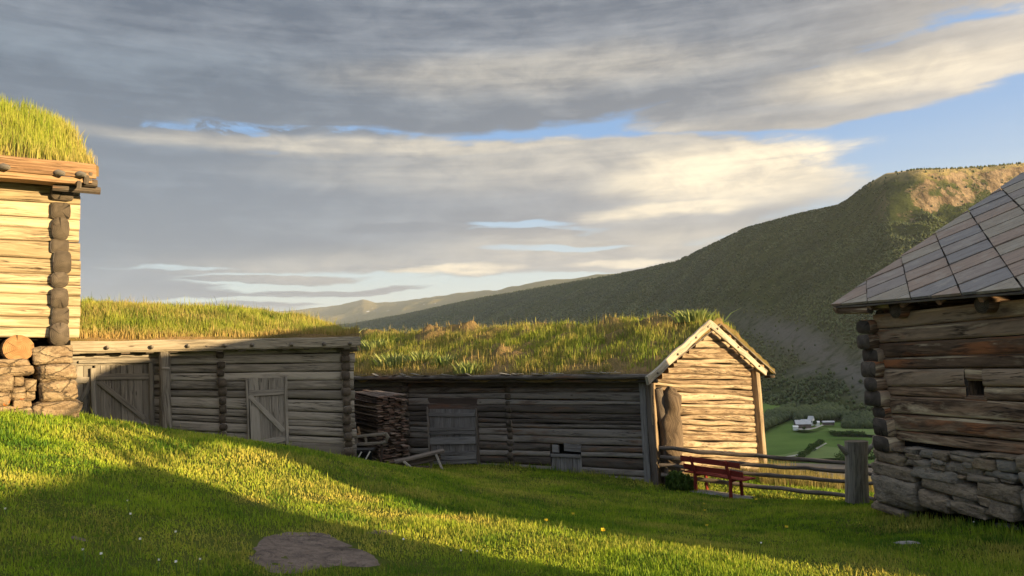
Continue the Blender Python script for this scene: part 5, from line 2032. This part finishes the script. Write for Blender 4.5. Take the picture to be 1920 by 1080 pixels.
def flat_rock():
    c = sum(ROCK_POLY, Vector()) / len(ROCK_POLY)
    mb = MB()
    n, m = 72, 22
    rows, uvs = [], []
    k = len(ROCK_POLY)
    for i in range(m + 1):
        f = i / m * 1.06
        ring = []
        for j in range(n):
            t = j / n * k
            a, b = ROCK_POLY[int(t) % k], ROCK_POLY[(int(t) + 1) % k]
            e = a + (b - a) * (t - int(t))
            p = c + (e - c) * f
            z = float(gz(np.array([p.x]), np.array([p.y]))[0])
            h = .014 * (1 - max(0, (f - .86) / .2) ** 2 * 2.4)
            h += (noise.noise(Vector((p.x * 3, p.y * 3, 1))) * .022 + noise.noise(Vector((p.x * 9, p.y * 9, 4))) * .012 + noise.noise(Vector((p.x * 24, p.y * 24, 7))) * .006)
            ring.append(Vector((p.x, p.y, z + h)))
        rows.append(ring); uvs.append([(0, 0)] * (n + 1))
    mb.grid(rows, uvs, .5, 0, close=True)
    if (rows[2][1] - rows[2][0]).cross(rows[3][0] - rows[2][0]).z < 0:
        mb.f = [q[::-1] for q in mb.f]
    o = mb.build('flat_rock', M['rock'], None, True, None, c)
    tag(o, 'broad flat brown rock bedded bare in the foreground lawn', 'rock')


flat_rock()
lawn_stone('stepping_slab', 'pale flat stone slab at the right frame edge in the grass', SLAB_C + Vector((.1, 0, .05)), Vector((.42, .05)), Vector((-.05, .3)), .06, M['pale_stone'], 8, 'stone slab', .08)
lawn_stone('stone', 'small pale stone showing in the shaded lawn before the hut', on_ground(1700, 1020) + Vector((0, 0, .01)), Vector((.16, .0)), Vector((0, .10)), .05, M['pale_stone'], 12, 'stone', .2, 5)
lawn_stone('stone', 'small flat stone on the grass right of the broad foreground rock', on_ground(716, 1000) + Vector((0, 0, .005)), Vector((.16, .0)), Vector((0, .10)), .04, M['rock'], 15, 'stone', .2, 5)
lawn_stone('stone', 'small half-sunken stone in the lower left lawn', on_ground(160, 1015) + Vector((0, 0, .005)), Vector((.13, .0)), Vector((0, .10)), .04, M['rock'], 19, 'stone', .2, 5)
lawn_stone('stone_ledge', 'flat low stone ledge in the grass under the red bench', on_ground(1345, 926) + Vector((0, 0, .01)), Vector((.62, -.62)), Vector((.25, .2)), .07, M['pale_stone'], 23, 'stone ledge', .18, 8)


# ------------------------------------------------------------------ rail fence with its heavy post
def fence():
    T = thing('rail_fence', 'low fence of four round weathered rails from dark barn to slate hut', 'fence', P(1420, 915, 16.5))
    rails = [((1236, 840), (1420, 855), (1586, 868), (1662, 877)), ((1238, 857), (1420, 872), (1586, 884), (1662, 891)), ((1236, 872), (1420, 889), (1586, 903), (1662, 909)), ((1240, 890), (1420, 912), (1586, 929), (1662, 938))]
    dep = (17.7, 16.9, 15.7, 14.9)
    for k, rl in enumerate(rails):
        mb = MB()
        pts, rad = [], []
        for i in range(22):
            t = i / 21 * 3
            j = min(2, int(t)); f = t - j
            a, b = P(*rl[j], dep[j]), P(*rl[j + 1], dep[j + 1])
            p = a + (b - a) * f
            p += Vector((0, 0, noise.noise(Vector((i * .5, k * 9., 0))) * .035)) + Vector((0, noise.noise(Vector((i * .4, k * 5., 3))) * .03, 0))
            pts.append(p); rad.append(.052 - .012 * i / 21 + random.uniform(-.005, .005))
        mb.tube(pts, rad, 9, .3 + k * .15, 0, 1, 1, .18)
        mb.build('rail', [M['rail_wood'], M['hut_end']], T, True)
    for px, d in ((1247, 17.85), (1648, 15.2)):
        mb = MB()
        t = P(px, 834 if px < 1300 else 868, d)
        b = gpt(t.x, t.y, -.15)
        mb.tube([b, (b + t) / 2, t], [.06, .055, .05], 8, .5, 0, 1, 1, .15)
        mb.build('post', [M['rail_wood'], M['hut_end']], T, True)


fence()


def carved_post():
    d = 14.3
    base = P(1608, 944, d)
    T = thing('carved_log_post', 'thick upright grey log with flared ears at its top before the rail fence', 'log post', base)
    k = d / FPX
    fx = _R.copy(); fx.z = 0; fx.normalize()
    fy = Vector((-fx.y, fx.x, 0))
    upv = (P(1605, 836, d) - base)
    H = upv.length
    upv = upv / H
    # outline (half widths) from the foot to the flared top
    prof = [(0, 43), (12, 43), (40, 41), (70, 40), (90, 40), (104, 41), (112, 42), (117, 43)]
    mb = MB()
    rows, uvs = [], []
    NP = 15
    for i, (yy, ww) in enumerate(prof):
        ring, uvr = [], []
        for j in range(NP + 1):
            a = math.pi * 2 * j / NP
            c, s = math.cos(a), math.sin(a)
            body = 40 * .5
            x = math.copysign(abs(c) ** .8, c) * ww * .5 * k
            dep = .16 if ww <= 44 else .16 * (1 - .55 * abs(c) * min(1, (ww - 44) / 14))
            y = math.copysign(abs(s) ** .9, s) * dep
            ns = noise.noise(Vector((c * 2, s * 2, yy * .03))) * .018
            if j < NP:
                ring.append(base + upv * (yy * k + (.03 if yy == 0 else 0)) + fx * (x + c * ns) + fy * (y + s * ns))
            uvr.append((yy * k, a * .2))
        rows.append(ring); uvs.append(uvr)
    mb.grid(rows, uvs, .4, 0, close=True)
    mb.face(rows[0][::-1], [(0, 0)] * NP, .5, 1)
    mb.face(rows[-1], [((p - base).dot(fx), (p - base).dot(fy)) for p in rows[-1]], .5, 1)
    mb.build('log_body', [M['barn_wood'], M['end_dark']], T, True)
    for sg in (-1, 1):
        m2 = MB()
        pts = [base + upv * (y * k) + fx * (sg * x * k) for x, y in ((14, 94), (20, 99), (27, 105), (33, 111))]
        m2.tube(pts, [(.10, .075), (.09, .06), (.075, .045), (.05, .022)], 10, .4, 0, 1, 1, .1)
        m2.build('flared_ear', [M['barn_wood'], M['end_dark']], T, True)
    mb = MB()
    g = gpt(base.x, base.y, -.1)
    mb.tube([g, base + upv * .06], [.15, .15], 12, .2, 0, 1, 0, .15)
    mb.build('foot', M['hut_end'], T, True)
    mb = MB()
    b = P(1646, 938, 14.1)
    mb.tube([b, b + fx * .2 + fy * .5 - UP * .02], [.045, .04], 8, .2, 0, 1, 1)
    o = mb.build('log_billet', [M['rail_wood'], M['hut_end']], None, True, None, b)
    tag(o, 'short dark billet of wood lying behind the carved log post by the stone base', 'log')


carved_post()


# ------------------------------------------------------------------ red bench seen from behind
def bench():
    L, Rr = P(1304, 917, 17.15), P(1370, 929, 16.35)
    L = gpt(L.x, L.y, .0); Rr = gpt(Rr.x, Rr.y, 0)
    T = thing('park_bench', 'dark red slatted bench by the rail fence with its back to the lawn', 'bench', (L + Rr) / 2)
    a = (Rr - L); a.normalize()
    f = Vector((-a.y, a.x, 0)).normalized()
    if f.x < 0: f = -f
    W = (Rr - L).length
    seat_h, back_h = .42, .80
    for q, nm in ((0, 'l'), (1, 'r')):
        b = L + a * (W * q)
        mb = MB()
        pts = [b - UP * .05, b + UP * seat_h + f * .02, b + UP * (back_h + .02) - f * .13]
        mb.plank(pts[0], pts[1], f, .075, .055, .5)
        mb.plank(pts[1] - UP * .03, pts[2], f, .06, .055, .5)
        mb.build('back_post', M['red_paint'], T)
        mb = MB()
        fl = b + f * .40
        fl = Vector((fl.x, fl.y, gpt(fl.x, fl.y).z - .05))
        mb.plank(fl, b + f * .38 + UP * (seat_h - .02), f, .07, .055, .4)
        mb.build('leg', M['red_paint'], T)
        mb = MB()
        mb.plank(b + UP * (seat_h - .04) - f * .02, b + f * .46 + UP * (seat_h - .04), UP, .06, .05, .4)
        mb.build('seat_bearer', M['red_paint'], T)
    e = .34
    up = UP
    for i in range(4):
        mb = MB()
        c = L + UP * (seat_h + .005) + f * (.06 + i * .118)
        mb.plank(c - a * e, c + a * (W + e), f, .098, .03, .4 + .1 * i)
        mb.build('seat_slat', M['red_paint'], T)
    for z, o, w in ((back_h - .05, -.115 + .045, .12), (seat_h + .13, -.02 + .045, .11)):
        mb = MB()
        c = L + UP * z + f * o
        mb.plank(c - a * e, c + a * (W + e), UP, w, .03, .4)
        mb.build('back_slat', M['red_paint'], T)


bench()


# ------------------------------------------------------------------ forked dead trunk standing by the gable
def trunk():
    base = P(1262, 905, 18.05)
    base = gpt(base.x, base.y, -.1)
    T = thing('dead_trunk', 'weathered forked tree trunk standing against the near corner of the sunlit gable', 'tree trunk', base)
    mb = MB()
    k = 18.05 / FPX
    pts = [base] + [P(x, y, 18.05) for x, y in ((1261, 885), (1259, 862), (1258, 840), (1256, 822), (1256, 805), (1256, 790), (1257, 776), (1258, 764), (1258, 753), (1260, 742), (1258, 734), (1261, 727))]
    rad = [w * k for w in (25, 22, 22, 20, 21, 19, 20, 18, 18, 17, 16, 12, 10, 3)]
    mb.tube(pts, rad, 18, .4, 0, 1, 1, .55)
    mb.tube([P(x, y, 18.0) for x, y in ((1262, 822), (1270, 812), (1276, 806))], [7 * k, 5 * k, 2 * k], 8, .2, 0, 1, 1, .3)
    mb.build('trunk', [M['trunk_wood'], M['hut_end']], T, True)
    mb = MB()
    pts = [P(x, y, 18.0) for x, y in ((1252, 815), (1245, 790), (1240, 765), (1236, 742), (1233, 728))]
    mb.tube(pts, [(12 * k, 10 * k), (11 * k, 9 * k), (10 * k, 8 * k), (10 * k, 8 * k), (9 * k, 7 * k)], 11, .2, 0, 1, 1, .22)
    mb.build('limb', [M['rail_wood'], M['hut_end']], T, True)


trunk()


def leafy_bush(name, label, c, rx, rz, n, lw, mat, cat='bush', dry=.1):
    """many small leaf faces through a rounded uneven volume, on a few stems"""
    T = thing(name, label, cat, c)
    v = rng.normal(0, 1, (n, 3)); v /= np.linalg.norm(v, axis=1)[:, None]
    r = rng.random(n) ** .45
    lob = 1 + .4 * (fbm(v[:, 0] * 2 + 5, v[:, 1] * 2 + v[:, 2] * 2, 1.5, 3, 2) - .5) * 2
    p = v * (r * lob)[:, None] * np.array([rx, rx, rz]) + np.array([c.x, c.y, c.z + rz * .8])
    p = p[p[:, 2] > c.z - .02]
    m = len(p)
    h = rng.uniform(.7, 1.5, m) * lw * 1.5
    o = grass_object('foliage', p, h, rng.uniform(.6, 1.2, m) * lw, np.clip(rng.normal(dry, .1, m), 0, 1), mat, T, 1.3, None, None)
    mb = MB()
    for i in range(5):
        q = c + Vector((random.uniform(-.5, .5) * rx, random.uniform(-.5, .5) * rx, rz * 1.1))
        mb.tube([c - UP * .05, (c + q) / 2 + Vector((.02, 0, 0)), q], [.012, .009, .004], 5)
    mb.build('stem', M['rail_wood'], T)
    return T


for (px, py, d, rx, rz, n, lab) in ((1270, 912, 17.3, .26, .22, 1500, 'dark green leafy bush at the foot of the forked trunk'), (1288, 914, 17.3, .20, .15, 900, 'small low green bush beside the left foot of the red bench')):
    q = P(px, py, d)
    leafy_bush('bush', lab, gpt(q.x, q.y, -.02), rx, rz, n, .05, M['bush_leaf'])


# ------------------------------------------------------------------ board stack and odds and ends in the nook between the barns
def plank_stack():
    e = Vector((.52, -.85, 0)).normalized()       # ends face this way
    w = Vector((.85, .52, 0)).normalized()        # across the stack
    c0 = P(708, 868, 20.4)
    c0 = gpt(c0.x, c0.y, .10)
    top = P(708, 742, 20.4).z
    th = .042
    nl = int((top - c0.z) / th)
    protos = []
    for k in range(4):
        mb = MB()
        ln, wd = ((2.3, .15), (2.3, .17), (2.2, .14), (2.35, .16))[k]
        z = Vector((0, 0, 0))
        mb.plank(z, Vector((ln, 0, 0)), Vector((0, 1, 0)), wd, .026, .1 + .27 * k, 0, .004)
        o = mb.build('plank', M['plank_wood'], None)
        protos.append(o)
    used = set()
    ang = math.atan2(-e.y, -e.x)
    r = random.Random(3)
    for l in range(nl):
        y = 0.0
        n = 5 if l > 1 else 4
        for j in range(n):
            k = r.randrange(4)
            wd = (.15, .17, .14, .16)[k]
            if l > nl - 3 and j > 2 and r.random() < .6: continue
            o = protos[k] if k not in used else protos[k].copy()
            if k in used: COL.objects.link(o)
            used.add(k)
            pos = c0 + w * (y + wd / 2) + e * (r.uniform(-.05, .13) if r.random() < .8 else r.uniform(.1, .28)) + UP * (l * th + r.uniform(-.009, .009) + j * .006)
            o.location = pos
            o.rotation_euler = (r.uniform(-.07, .07), r.uniform(-.018, .018) - .02, ang + r.uniform(-.05, .05))
            tag(o, 'thin weathered board in the tall board stack between the two barns', 'board', 'boards in the stack between the barns')
            y += wd + .012
    for i in range(5):
        mb = MB()
        q = P(700 + i * 14, 873 + r.uniform(-4, 4), 19.9)
        q = gpt(q.x, q.y, .06 + i * .012)
        dd = Vector((1, r.uniform(-.4, .1), 0)).normalized()
        mb.plank(q - dd * .75, q + dd * .75, UP.cross(dd), .14, .04, None, 0, .004)
        o = mb.build('plank', M['plank_wood'], None, False, None, q)
        tag(o, 'loose dark board lying in the grass in front of the board stack', 'board', 'loose boards on the ground by the stack')


plank_stack()


def nook():
    # plank trestle
    a, b = P(740, 866, 19.7), P(832, 845, 20.0)
    T = thing('plank_trestle', 'rough plank trestle with splayed pale legs standing in front of the board stack', 'trestle', gpt((a.x + b.x) / 2, (a.y + b.y) / 2))
    d = (b - a).normalized(); n = UP.cross(d).normalized()
    mb = MB(); mb.plank(a, b, n, .30, .08, .9); mb.build('top_plank', M['rail_wood'], T)
    mb = MB(); mb.plank(P(745, 875, 19.7), P(826, 855, 20.0), UP, .17, .06, .5); mb.build('beam', M['rail_wood'], T)
    for (p, q, dd, de) in (((757, 866), (778, 886), 19.55, 19.4), ((817, 852), (830, 881), 19.85, 19.6), ((752, 868), (744, 884), 19.9, 20.1), ((812, 852), (806, 876), 20.1, 20.3)):
        mb = MB()
        f = P(*q, de)
        mb.plank(P(*p, dd), gpt(f.x, f.y, -.02), n, .10, .06, .9)
        mb.build('leg', M['barn_wood'], T)
    # wooden sledge frame on its runners
    a, b = P(664, 818, 19.7), P(726, 812, 19.7)
    T = thing('wooden_sledge', 'old grey wooden sledge frame leaning flat against the board stack', 'sledge', gpt(a.x, a.y))
    d = (b - a).normalized(); n = UP.cross(d).normalized()
    for (p, q, w) in (((650, 821), (724, 813), .07), ((650, 834), (718, 830), .07)):
        mb = MB(); mb.plank(P(*p, 19.7), P(*q, 19.7), UP, w, .06, .6); mb.build('runner', M['barn_wood'], T)
    for p, q in (((685, 818), (687, 832)), ((668, 819), (668, 833))):
        mb = MB(); mb.plank(P(*p, 19.72), P(*q, 19.72), d, .06, .05, .6); mb.build('crosspiece', M['barn_wood'], T)
    mb = MB(); mb.tube([P(717, 831, 19.7), P(724, 828, 19.7), P(727, 820, 19.7), P(723, 812, 19.7)], [.05, .06, .06, .045], 9, .5, 0, 1, None, .1); mb.build('curved_tip', M['barn_wood'], T, True)
    for (p, q) in (((665, 836), (665, 872)), ((716, 832), (714, 874))):
        mb = MB(); f = P(*q, 19.8); mb.plank(P(*p, 19.8), gpt(f.x, f.y, -.02), d, .06, .05, .1); mb.build('leg', M['plank_wood'], T)
    # low iron cart with two white bars
    c = P(680, 858, 19.2)
    T = thing('hand_cart', 'low black handcart with two slanting white bars beside the grey barn corner', 'cart', gpt(c.x, c.y))
    d = Vector((1, .12, 0)).normalized(); n = UP.cross(d)
    mb = MB(); mb.plank(P(652, 843, 19.2), P(701, 843, 19.2), n, .4, .05, .2); mb.build('tray', M['black_iron'], T)
    mb = MB(); mb.plank(P(650, 869, 19.0), P(700, 867, 19.0), n, .12, .04, .2); mb.tube([P(700, 867, 19.0), P(703, 864, 19.0)], [.03, .025], 8); mb.build('shaft', M['plank_wood'], T)
    mb = MB(); mb.plank(P(664, 858, 19.5), P(697, 858, 19.5), UP, .30, .04, .2); mb.build('side_panel', M['black_iron'], T)
    for p, q in (((667, 866), (678, 847)), ((683, 866), (694, 846))):
        mb = MB(); mb.tube([P(*p, 18.95), P(*q, 19.0)], [.018, .018], 8, .5); mb.build('white_bar', M['white_bar'], T, True)
    # reddish bottle crate piece
    q0, q1 = P(671, 800, 20.0), P(675, 815, 19.9)
    mb = MB(); mb.plank(q0, q1, _R, .06, .02, .8)
    mb.plank(q0 - _R * .09, q1 - _R * .09, _R, .05, .02, .3)
    mb.plank(q1 - _R * .10, q1 + _R * .02, UP, .05, .02, .3)
    o = mb.build('broken_crate', M['eave_wood'], None, False, None, q1)
    tag(o, 'small reddish broken crate end stuck upright on top of the sledge', 'crate')


nook()


# ------------------------------------------------------------------ broad-leaved plants on the dark barn's sod roof
def roof_plant(px, py, size, n, label, dry=.15):
    """a clump of upright broad leaves growing where the roof is seen"""
    r = ray(px, py)
    best, bd = None, 1e9
    us = np.linspace(0, 1, 200); vs = np.linspace(0.0, 1.02, 60)
    U_, V_ = np.meshgrid(us, vs)
    G = DARK_SURF(U_, V_).reshape(-1, 3)
    rn = np.array(r.normalized())
    dd = np.linalg.norm(G - np.outer(G @ rn, rn), axis=1)
    c = Vector(G[int(np.argmin(dd))])
    T = thing('leafy_plant', label, 'plant', c, 'broad-leaved plants on the barn roof')
    n = n * 2
    R_ = size
    q = rng.normal(0, R_ * .45, (n, 3)); q[:, 2] = 0
    k = rng.random(n) ** .7
    h = size * rng.uniform(.35, .95, n)
    yaw = rng.uniform(0, 2 * np.pi, n)
    pts = np.array(c) + q * np.array([1, .7, 0])
    pts[:, 2] = c.z - .03
    out = q / (R_ * .45 + 1e-6) * .32
    out[:, 2] = 0
    v, quads, tris, tint, dr, hf = blades_arrays(pts, h, size * rng.uniform(.10, .17, n), np.clip(rng.normal(dry, .15, n), 0, 1), .3, out, yaw)
    np_mesh('leaves', v, [quads, tris], M['leaf'], T, {'tint': tint, 'dry': dr, 'hf': hf})
    return T


for px, py, s, n, lab in ((742, 684, .52, 120, 'large clump of pale broad leaves at the eave above the board stack'), (792, 676, .38, 70, 'clump of broad leaves on the eave just right of the largest clump'),
                          (705, 655, .50, 90, 'yellow-green leafy clump high at the left end of the dark barn roof'), (832, 684, .42, 60, 'leafy clump on the eave just left of the brown sod mound'),
                          (880, 697, .42, 70, 'dark green leafy clump hanging over the eave above the wide door'), (655, 622, .45, 60, 'bright green leaves peeping over the end of the grey barn roof'),
                          (1298, 590, .42, 170, 'rounded bright green leafy plant on the ridge beside the gable peak')):
    roof_plant(px, py, s, n, lab)


# ------------------------------------------------------------------ small flowers in the lawn
def flowers():
    def proto(name, petal, size):
        T = thing(name, 'x', 'flower')
        mb = MB(); mb.tube([Vector((0, 0, -.02)), Vector((.004, 0, .05)), Vector((.0, .004, .085))], [.003, .0028, .0025], 5); mb.build('stem', M['stem'], T)
        mb = MB()
        c = Vector((0, 0, .088))
        for ring, (nr, tl, zz) in enumerate(((11, .35, 0), (8, .8, .004))):
            for i in range(nr):
                a = 2 * math.pi * (i + ring * .5) / nr
                dv = Vector((math.cos(a), math.sin(a), tl)) * size; sv = Vector((-math.sin(a), math.cos(a), 0)) * size * .28
                b = c + UP * zz
                mb.face([b - sv * .5, b + sv * .5, b + dv + sv * .8, b + dv - sv * .8], None, .5)
        mb.build('flower_head', petal, T)
        return T

    def put(T, spots, lab, grp):
        kids = list(T.children)
        for i, (px, py) in enumerate(spots):
            o = T
            if i:
                o = T.copy(); COL.objects.link(o)
                for c in kids:
                    q = c.copy(); COL.objects.link(q); q.parent = o
            o.location = on_ground(px, py)
            o.rotation_euler = (random.uniform(-.2, .2), random.uniform(-.2, .2), random.random() * 6)
            o['label'] = lab; o['category'] = 'flower'; o['group'] = grp
    put(proto('dandelion', M['yellow_petal'], .022), [(1648, 960), (1325, 1000), (1028, 992), (1320, 968), (1420, 945), (1320, 955), (1474, 1002), (1075, 978), (1130, 1010)],
        'small yellow dandelion in the shaded lawn', 'dandelions in the lawn')
    put(proto('clover', M['white_petal'], .009), [(14, 977), (330, 1020), (245, 985), (240, 960), (372, 1076), (334, 1078), (293, 1078), (262, 1035), (158, 1058), (193, 1064), (760, 1030), (1826, 992), (868, 1052), (895, 1055), (1425, 1035)],
        'tiny white clover bloom in the short lawn grass', 'white clover in the lawn')


flowers()


# ------------------------------------------------------------------ valley: fields, farm, trees
def ground_patch(name, pix, mat, dz, label=None):
    pts = [Pz(x, y, VZ + dz) for x, y in pix]
    mb = MB()
    mb.face(pts, [(p.x, p.y) for p in pts])
    if mb and (pts[1] - pts[0]).cross(pts[2] - pts[1]).z < 0:
        mb.v = mb.v[::-1]
    o = mb.build(name, mat, None, False, 'structure')
    return o


ground_patch('ploughed_field', [(1430, 884), (1660, 905), (1700, 905), (1700, 878), (1600, 872), (1500, 868), (1430, 870)], M['brown_field'], 3.6)
ground_patch('mown_field', [(1430, 856), (1520, 860), (1600, 858), (1700, 850), (1700, 838), (1600, 842), (1540, 836), (1470, 852)], M['light_field'], 3.6)
ground_patch('mown_field', [(1560, 812), (1700, 818), (1700, 806), (1620, 800), (1552, 803)], M['light_field'], 3.6)
ground_patch('farm_track', [(1491, 803), (1500, 806), (1517, 806), (1530, 803), (1545, 797), (1541, 796), (1528, 801), (1512, 803.5), (1498, 803)], M['track'], 4.0)
ground_patch('farm_track', [(1470, 856), (1500, 851), (1530, 840), (1548, 830), (1551, 831), (1532, 842), (1502, 853), (1473, 858)], M['track'], 4.0)


def farmhouse(name, label, cat, px0, px1, py, depth_m, wall_h, rise, wallm, roofm, windows=0, skew=.12):
    a, b = Pz(px0, py, VZ + 4), Pz(px1, py, VZ + 4)
    L = (b - a).length
    d = (b - a).normalized()
    d = (d + Vector((0, skew, 0))); d.z = 0; d.normalize()
    n = Vector((-d.y, d.x, 0))
    if n.y < 0: n = -n
    T = thing(name, label, cat, a)
    mb = MB()
    W = depth_m
    for p, q in ((a, a + d * L), (a + d * L, a + d * L + n * W), (a + d * L + n * W, a + n * W), (a + n * W, a)):
        mb.face([p - UP * 2, q - UP * 2, q + UP * wall_h, p + UP * wall_h])
    for e in (a, a + d * L):
        mb.face([e + UP * wall_h, e + n * W + UP * wall_h, e + n * W / 2 + UP * (wall_h + rise)])
    mb.build('wall', wallm, T)
    mb = MB()
    o = .5
    for sg in (0, 1):
        e = a + UP * (wall_h - .2) + (n * -o if sg == 0 else n * (W + o))
        r = a + n * W / 2 + UP * (wall_h + rise + .1)
        mb.plank((e + r) / 2 - d * o, (e + r) / 2 + d * (L + o), (r - e).normalized(), (r - e).length, .25, .5, 0, 0)
    mb.build('roof', roofm, T)
    for i in range(windows):
        mb = MB()
        c = a + d * (L * (i + .5) / windows) - n * .05 + UP * (wall_h * .55)
        mb.box(c, d * .6, n * .04, UP * .7)
        mb.build('window', M['black_iron'], T)
    return T


farmhouse('farm_barn', 'long valley barn with pale grey roof and brown boarded walls', 'barn', 1493, 1522, 803, 12, 5, 4.5, M['brown_barn'], M['grey_roof'])
farmhouse('farmhouse', 'small white farmhouse with steep gable behind the long valley barn', 'house', 1515, 1524, 795, 8, 5.5, 4.5, M['white_paint'], M['grey_roof'], 3, -.5)
farmhouse('farm_shed', 'low white shed at the left end of the valley farm', 'shed', 1488, 1497, 804, 5, 2.4, 1.2, M['white_paint'], M['white_bar'])
farmhouse('farm_shed', 'small white shed right of the white farmhouse', 'shed', 1530, 1537, 796, 5, 2.6, 1.6, M['white_paint'], M['white_bar'])
farmhouse('farm_shed', 'long low dark shed with pale roof at the edge of the upper field', 'shed', 1543, 1565, 795, 6, 2.2, 1.4, M['brown_barn'], M['grey_roof'])
farmhouse('farm_shed', 'white outbuilding between the long barn and the white farmhouse', 'shed', 1503, 1515, 796, 5, 4.5, 1.8, M['white_paint'], M['grey_roof'])


def valley_tree(name, label, px, py, h, w, cat='tree', group=None, n=420):
    c = Pz(px, py, VZ + 3.5)
    T = thing(name, label, cat, c, group)
    mb = MB()
    mb.tube([c - UP, c + UP * h * .5, c + UP * h * .85], [.25, .16, .05], 6)
    mb.build('trunk', M['rail_wood'], T)
    v = rng.normal(0, 1, (n, 3)); v /= np.linalg.norm(v, axis=1)[:, None]
    r = rng.random(n) ** .4 * (1 + .5 * (fbm(v[:, 0] * 2 + px, v[:, 1] * 2 + v[:, 2] * 2, 1.2, 3, 2) - .5) * 2)
    p = v * r[:, None] * np.array([w / 2, w / 2, h * .42]) + np.array([c.x, c.y, c.z + h * .55])
    grass_object('crown', p, rng.uniform(.5, 1.2, n), rng.uniform(.5, 1.1, n), np.clip(rng.normal(.05, .1, n), 0, 1), M['bush_leaf'], T, 1.2, None, None)
    return T


for i, px in enumerate(range(1563, 1625, 9)):
    valley_tree('hedge_tree', 'dark tree in the short hedgerow across the green valley field', px, 817 + (px - 1563) * .02, random.uniform(5, 7), 8, 'tree', 'hedgerow trees in the upper valley field')
for i in range(9):
    px = 1500 + i * 5.2 + random.uniform(-2, 2); py = 862 - i * 3.6 + random.uniform(-1.5, 1.5)
    valley_tree('field_tree', 'green bush in the ragged row beside the valley field track', px, py, random.uniform(4.5, 7.5), random.uniform(6, 9), 'tree', 'trees along the lower field track')
for px, py, h, w, lab in ((1592, 868, 16, 18, 'big round valley tree left behind the carved log post'), (1578, 872, 12, 13, 'smaller round valley tree at the field edge before the big round one'),
                          (1640, 868, 15, 17, 'tall valley tree seen between carved log post and hut corner'), (1484, 890, 7, 14, 'dark round tree beyond the rail fence near the gable'),
                          (1520, 893, 5, 13, 'low dark bushy tree beyond the middle of the rail fence'), (1508, 806, 3.5, 3.5, 'small dark shrub in front of the long valley barn'), (1528, 798, 6, 5, 'little tree beside the white farmhouse')):
    valley_tree('valley_tree', lab, px, py, h, w)


def woods():
    """the wood at the foot of the mountain, one mass"""
    n = 2600
    base = []
    for i in range(n):
        px = random.uniform(1380, 1760)
        edge = 812 - (px - 1425) * .45 if px < 1490 else 793 - (px - 1490) * .06
        if px > 1582: edge = 806
        py = edge - random.random() ** 1.4 * 22
        q = Pz(px, py, VZ + 2)
        base.append((q.x, q.y, VZ + 2))
    base = np.array(base)
    crowns('wood', base, rng.uniform(7, 13, n), M['forest'])


woods()

# ------------------------------------------------------------------ evening haze in the valley air
def haze():
    m = bpy.data.materials.new('haze')
    m.use_nodes = True
    nt = m.node_tree
    nt.nodes.clear()
    out = nt.nodes.new('ShaderNodeOutputMaterial')
    v = nt.nodes.new('ShaderNodeVolumePrincipled')
    v.inputs['Color'].default_value = (.93, .95, 1.0, 1)
    v.inputs['Density'].default_value = HAZE
    v.inputs['Anisotropy'].default_value = 0.3
    nt.links.new(v.outputs[0], out.inputs['Volume'])
    bm = MB()
    x0, x1, y0, y1, z0, z1 = -16500, 16500, -300, 36500, -330, 2150
    bm.box(Vector(((x0 + x1) / 2, (y0 + y1) / 2, (z0 + z1) / 2)), Vector(((x1 - x0) / 2, 0, 0)), Vector((0, (y1 - y0) / 2, 0)), Vector((0, 0, (z1 - z0) / 2)))
    o = bm.build('haze', m, None, False, 'stuff')
    o['label'] = 'thin evening haze in the valley air'


HAZE = 0.000024
if HAZE > 0:
    haze()
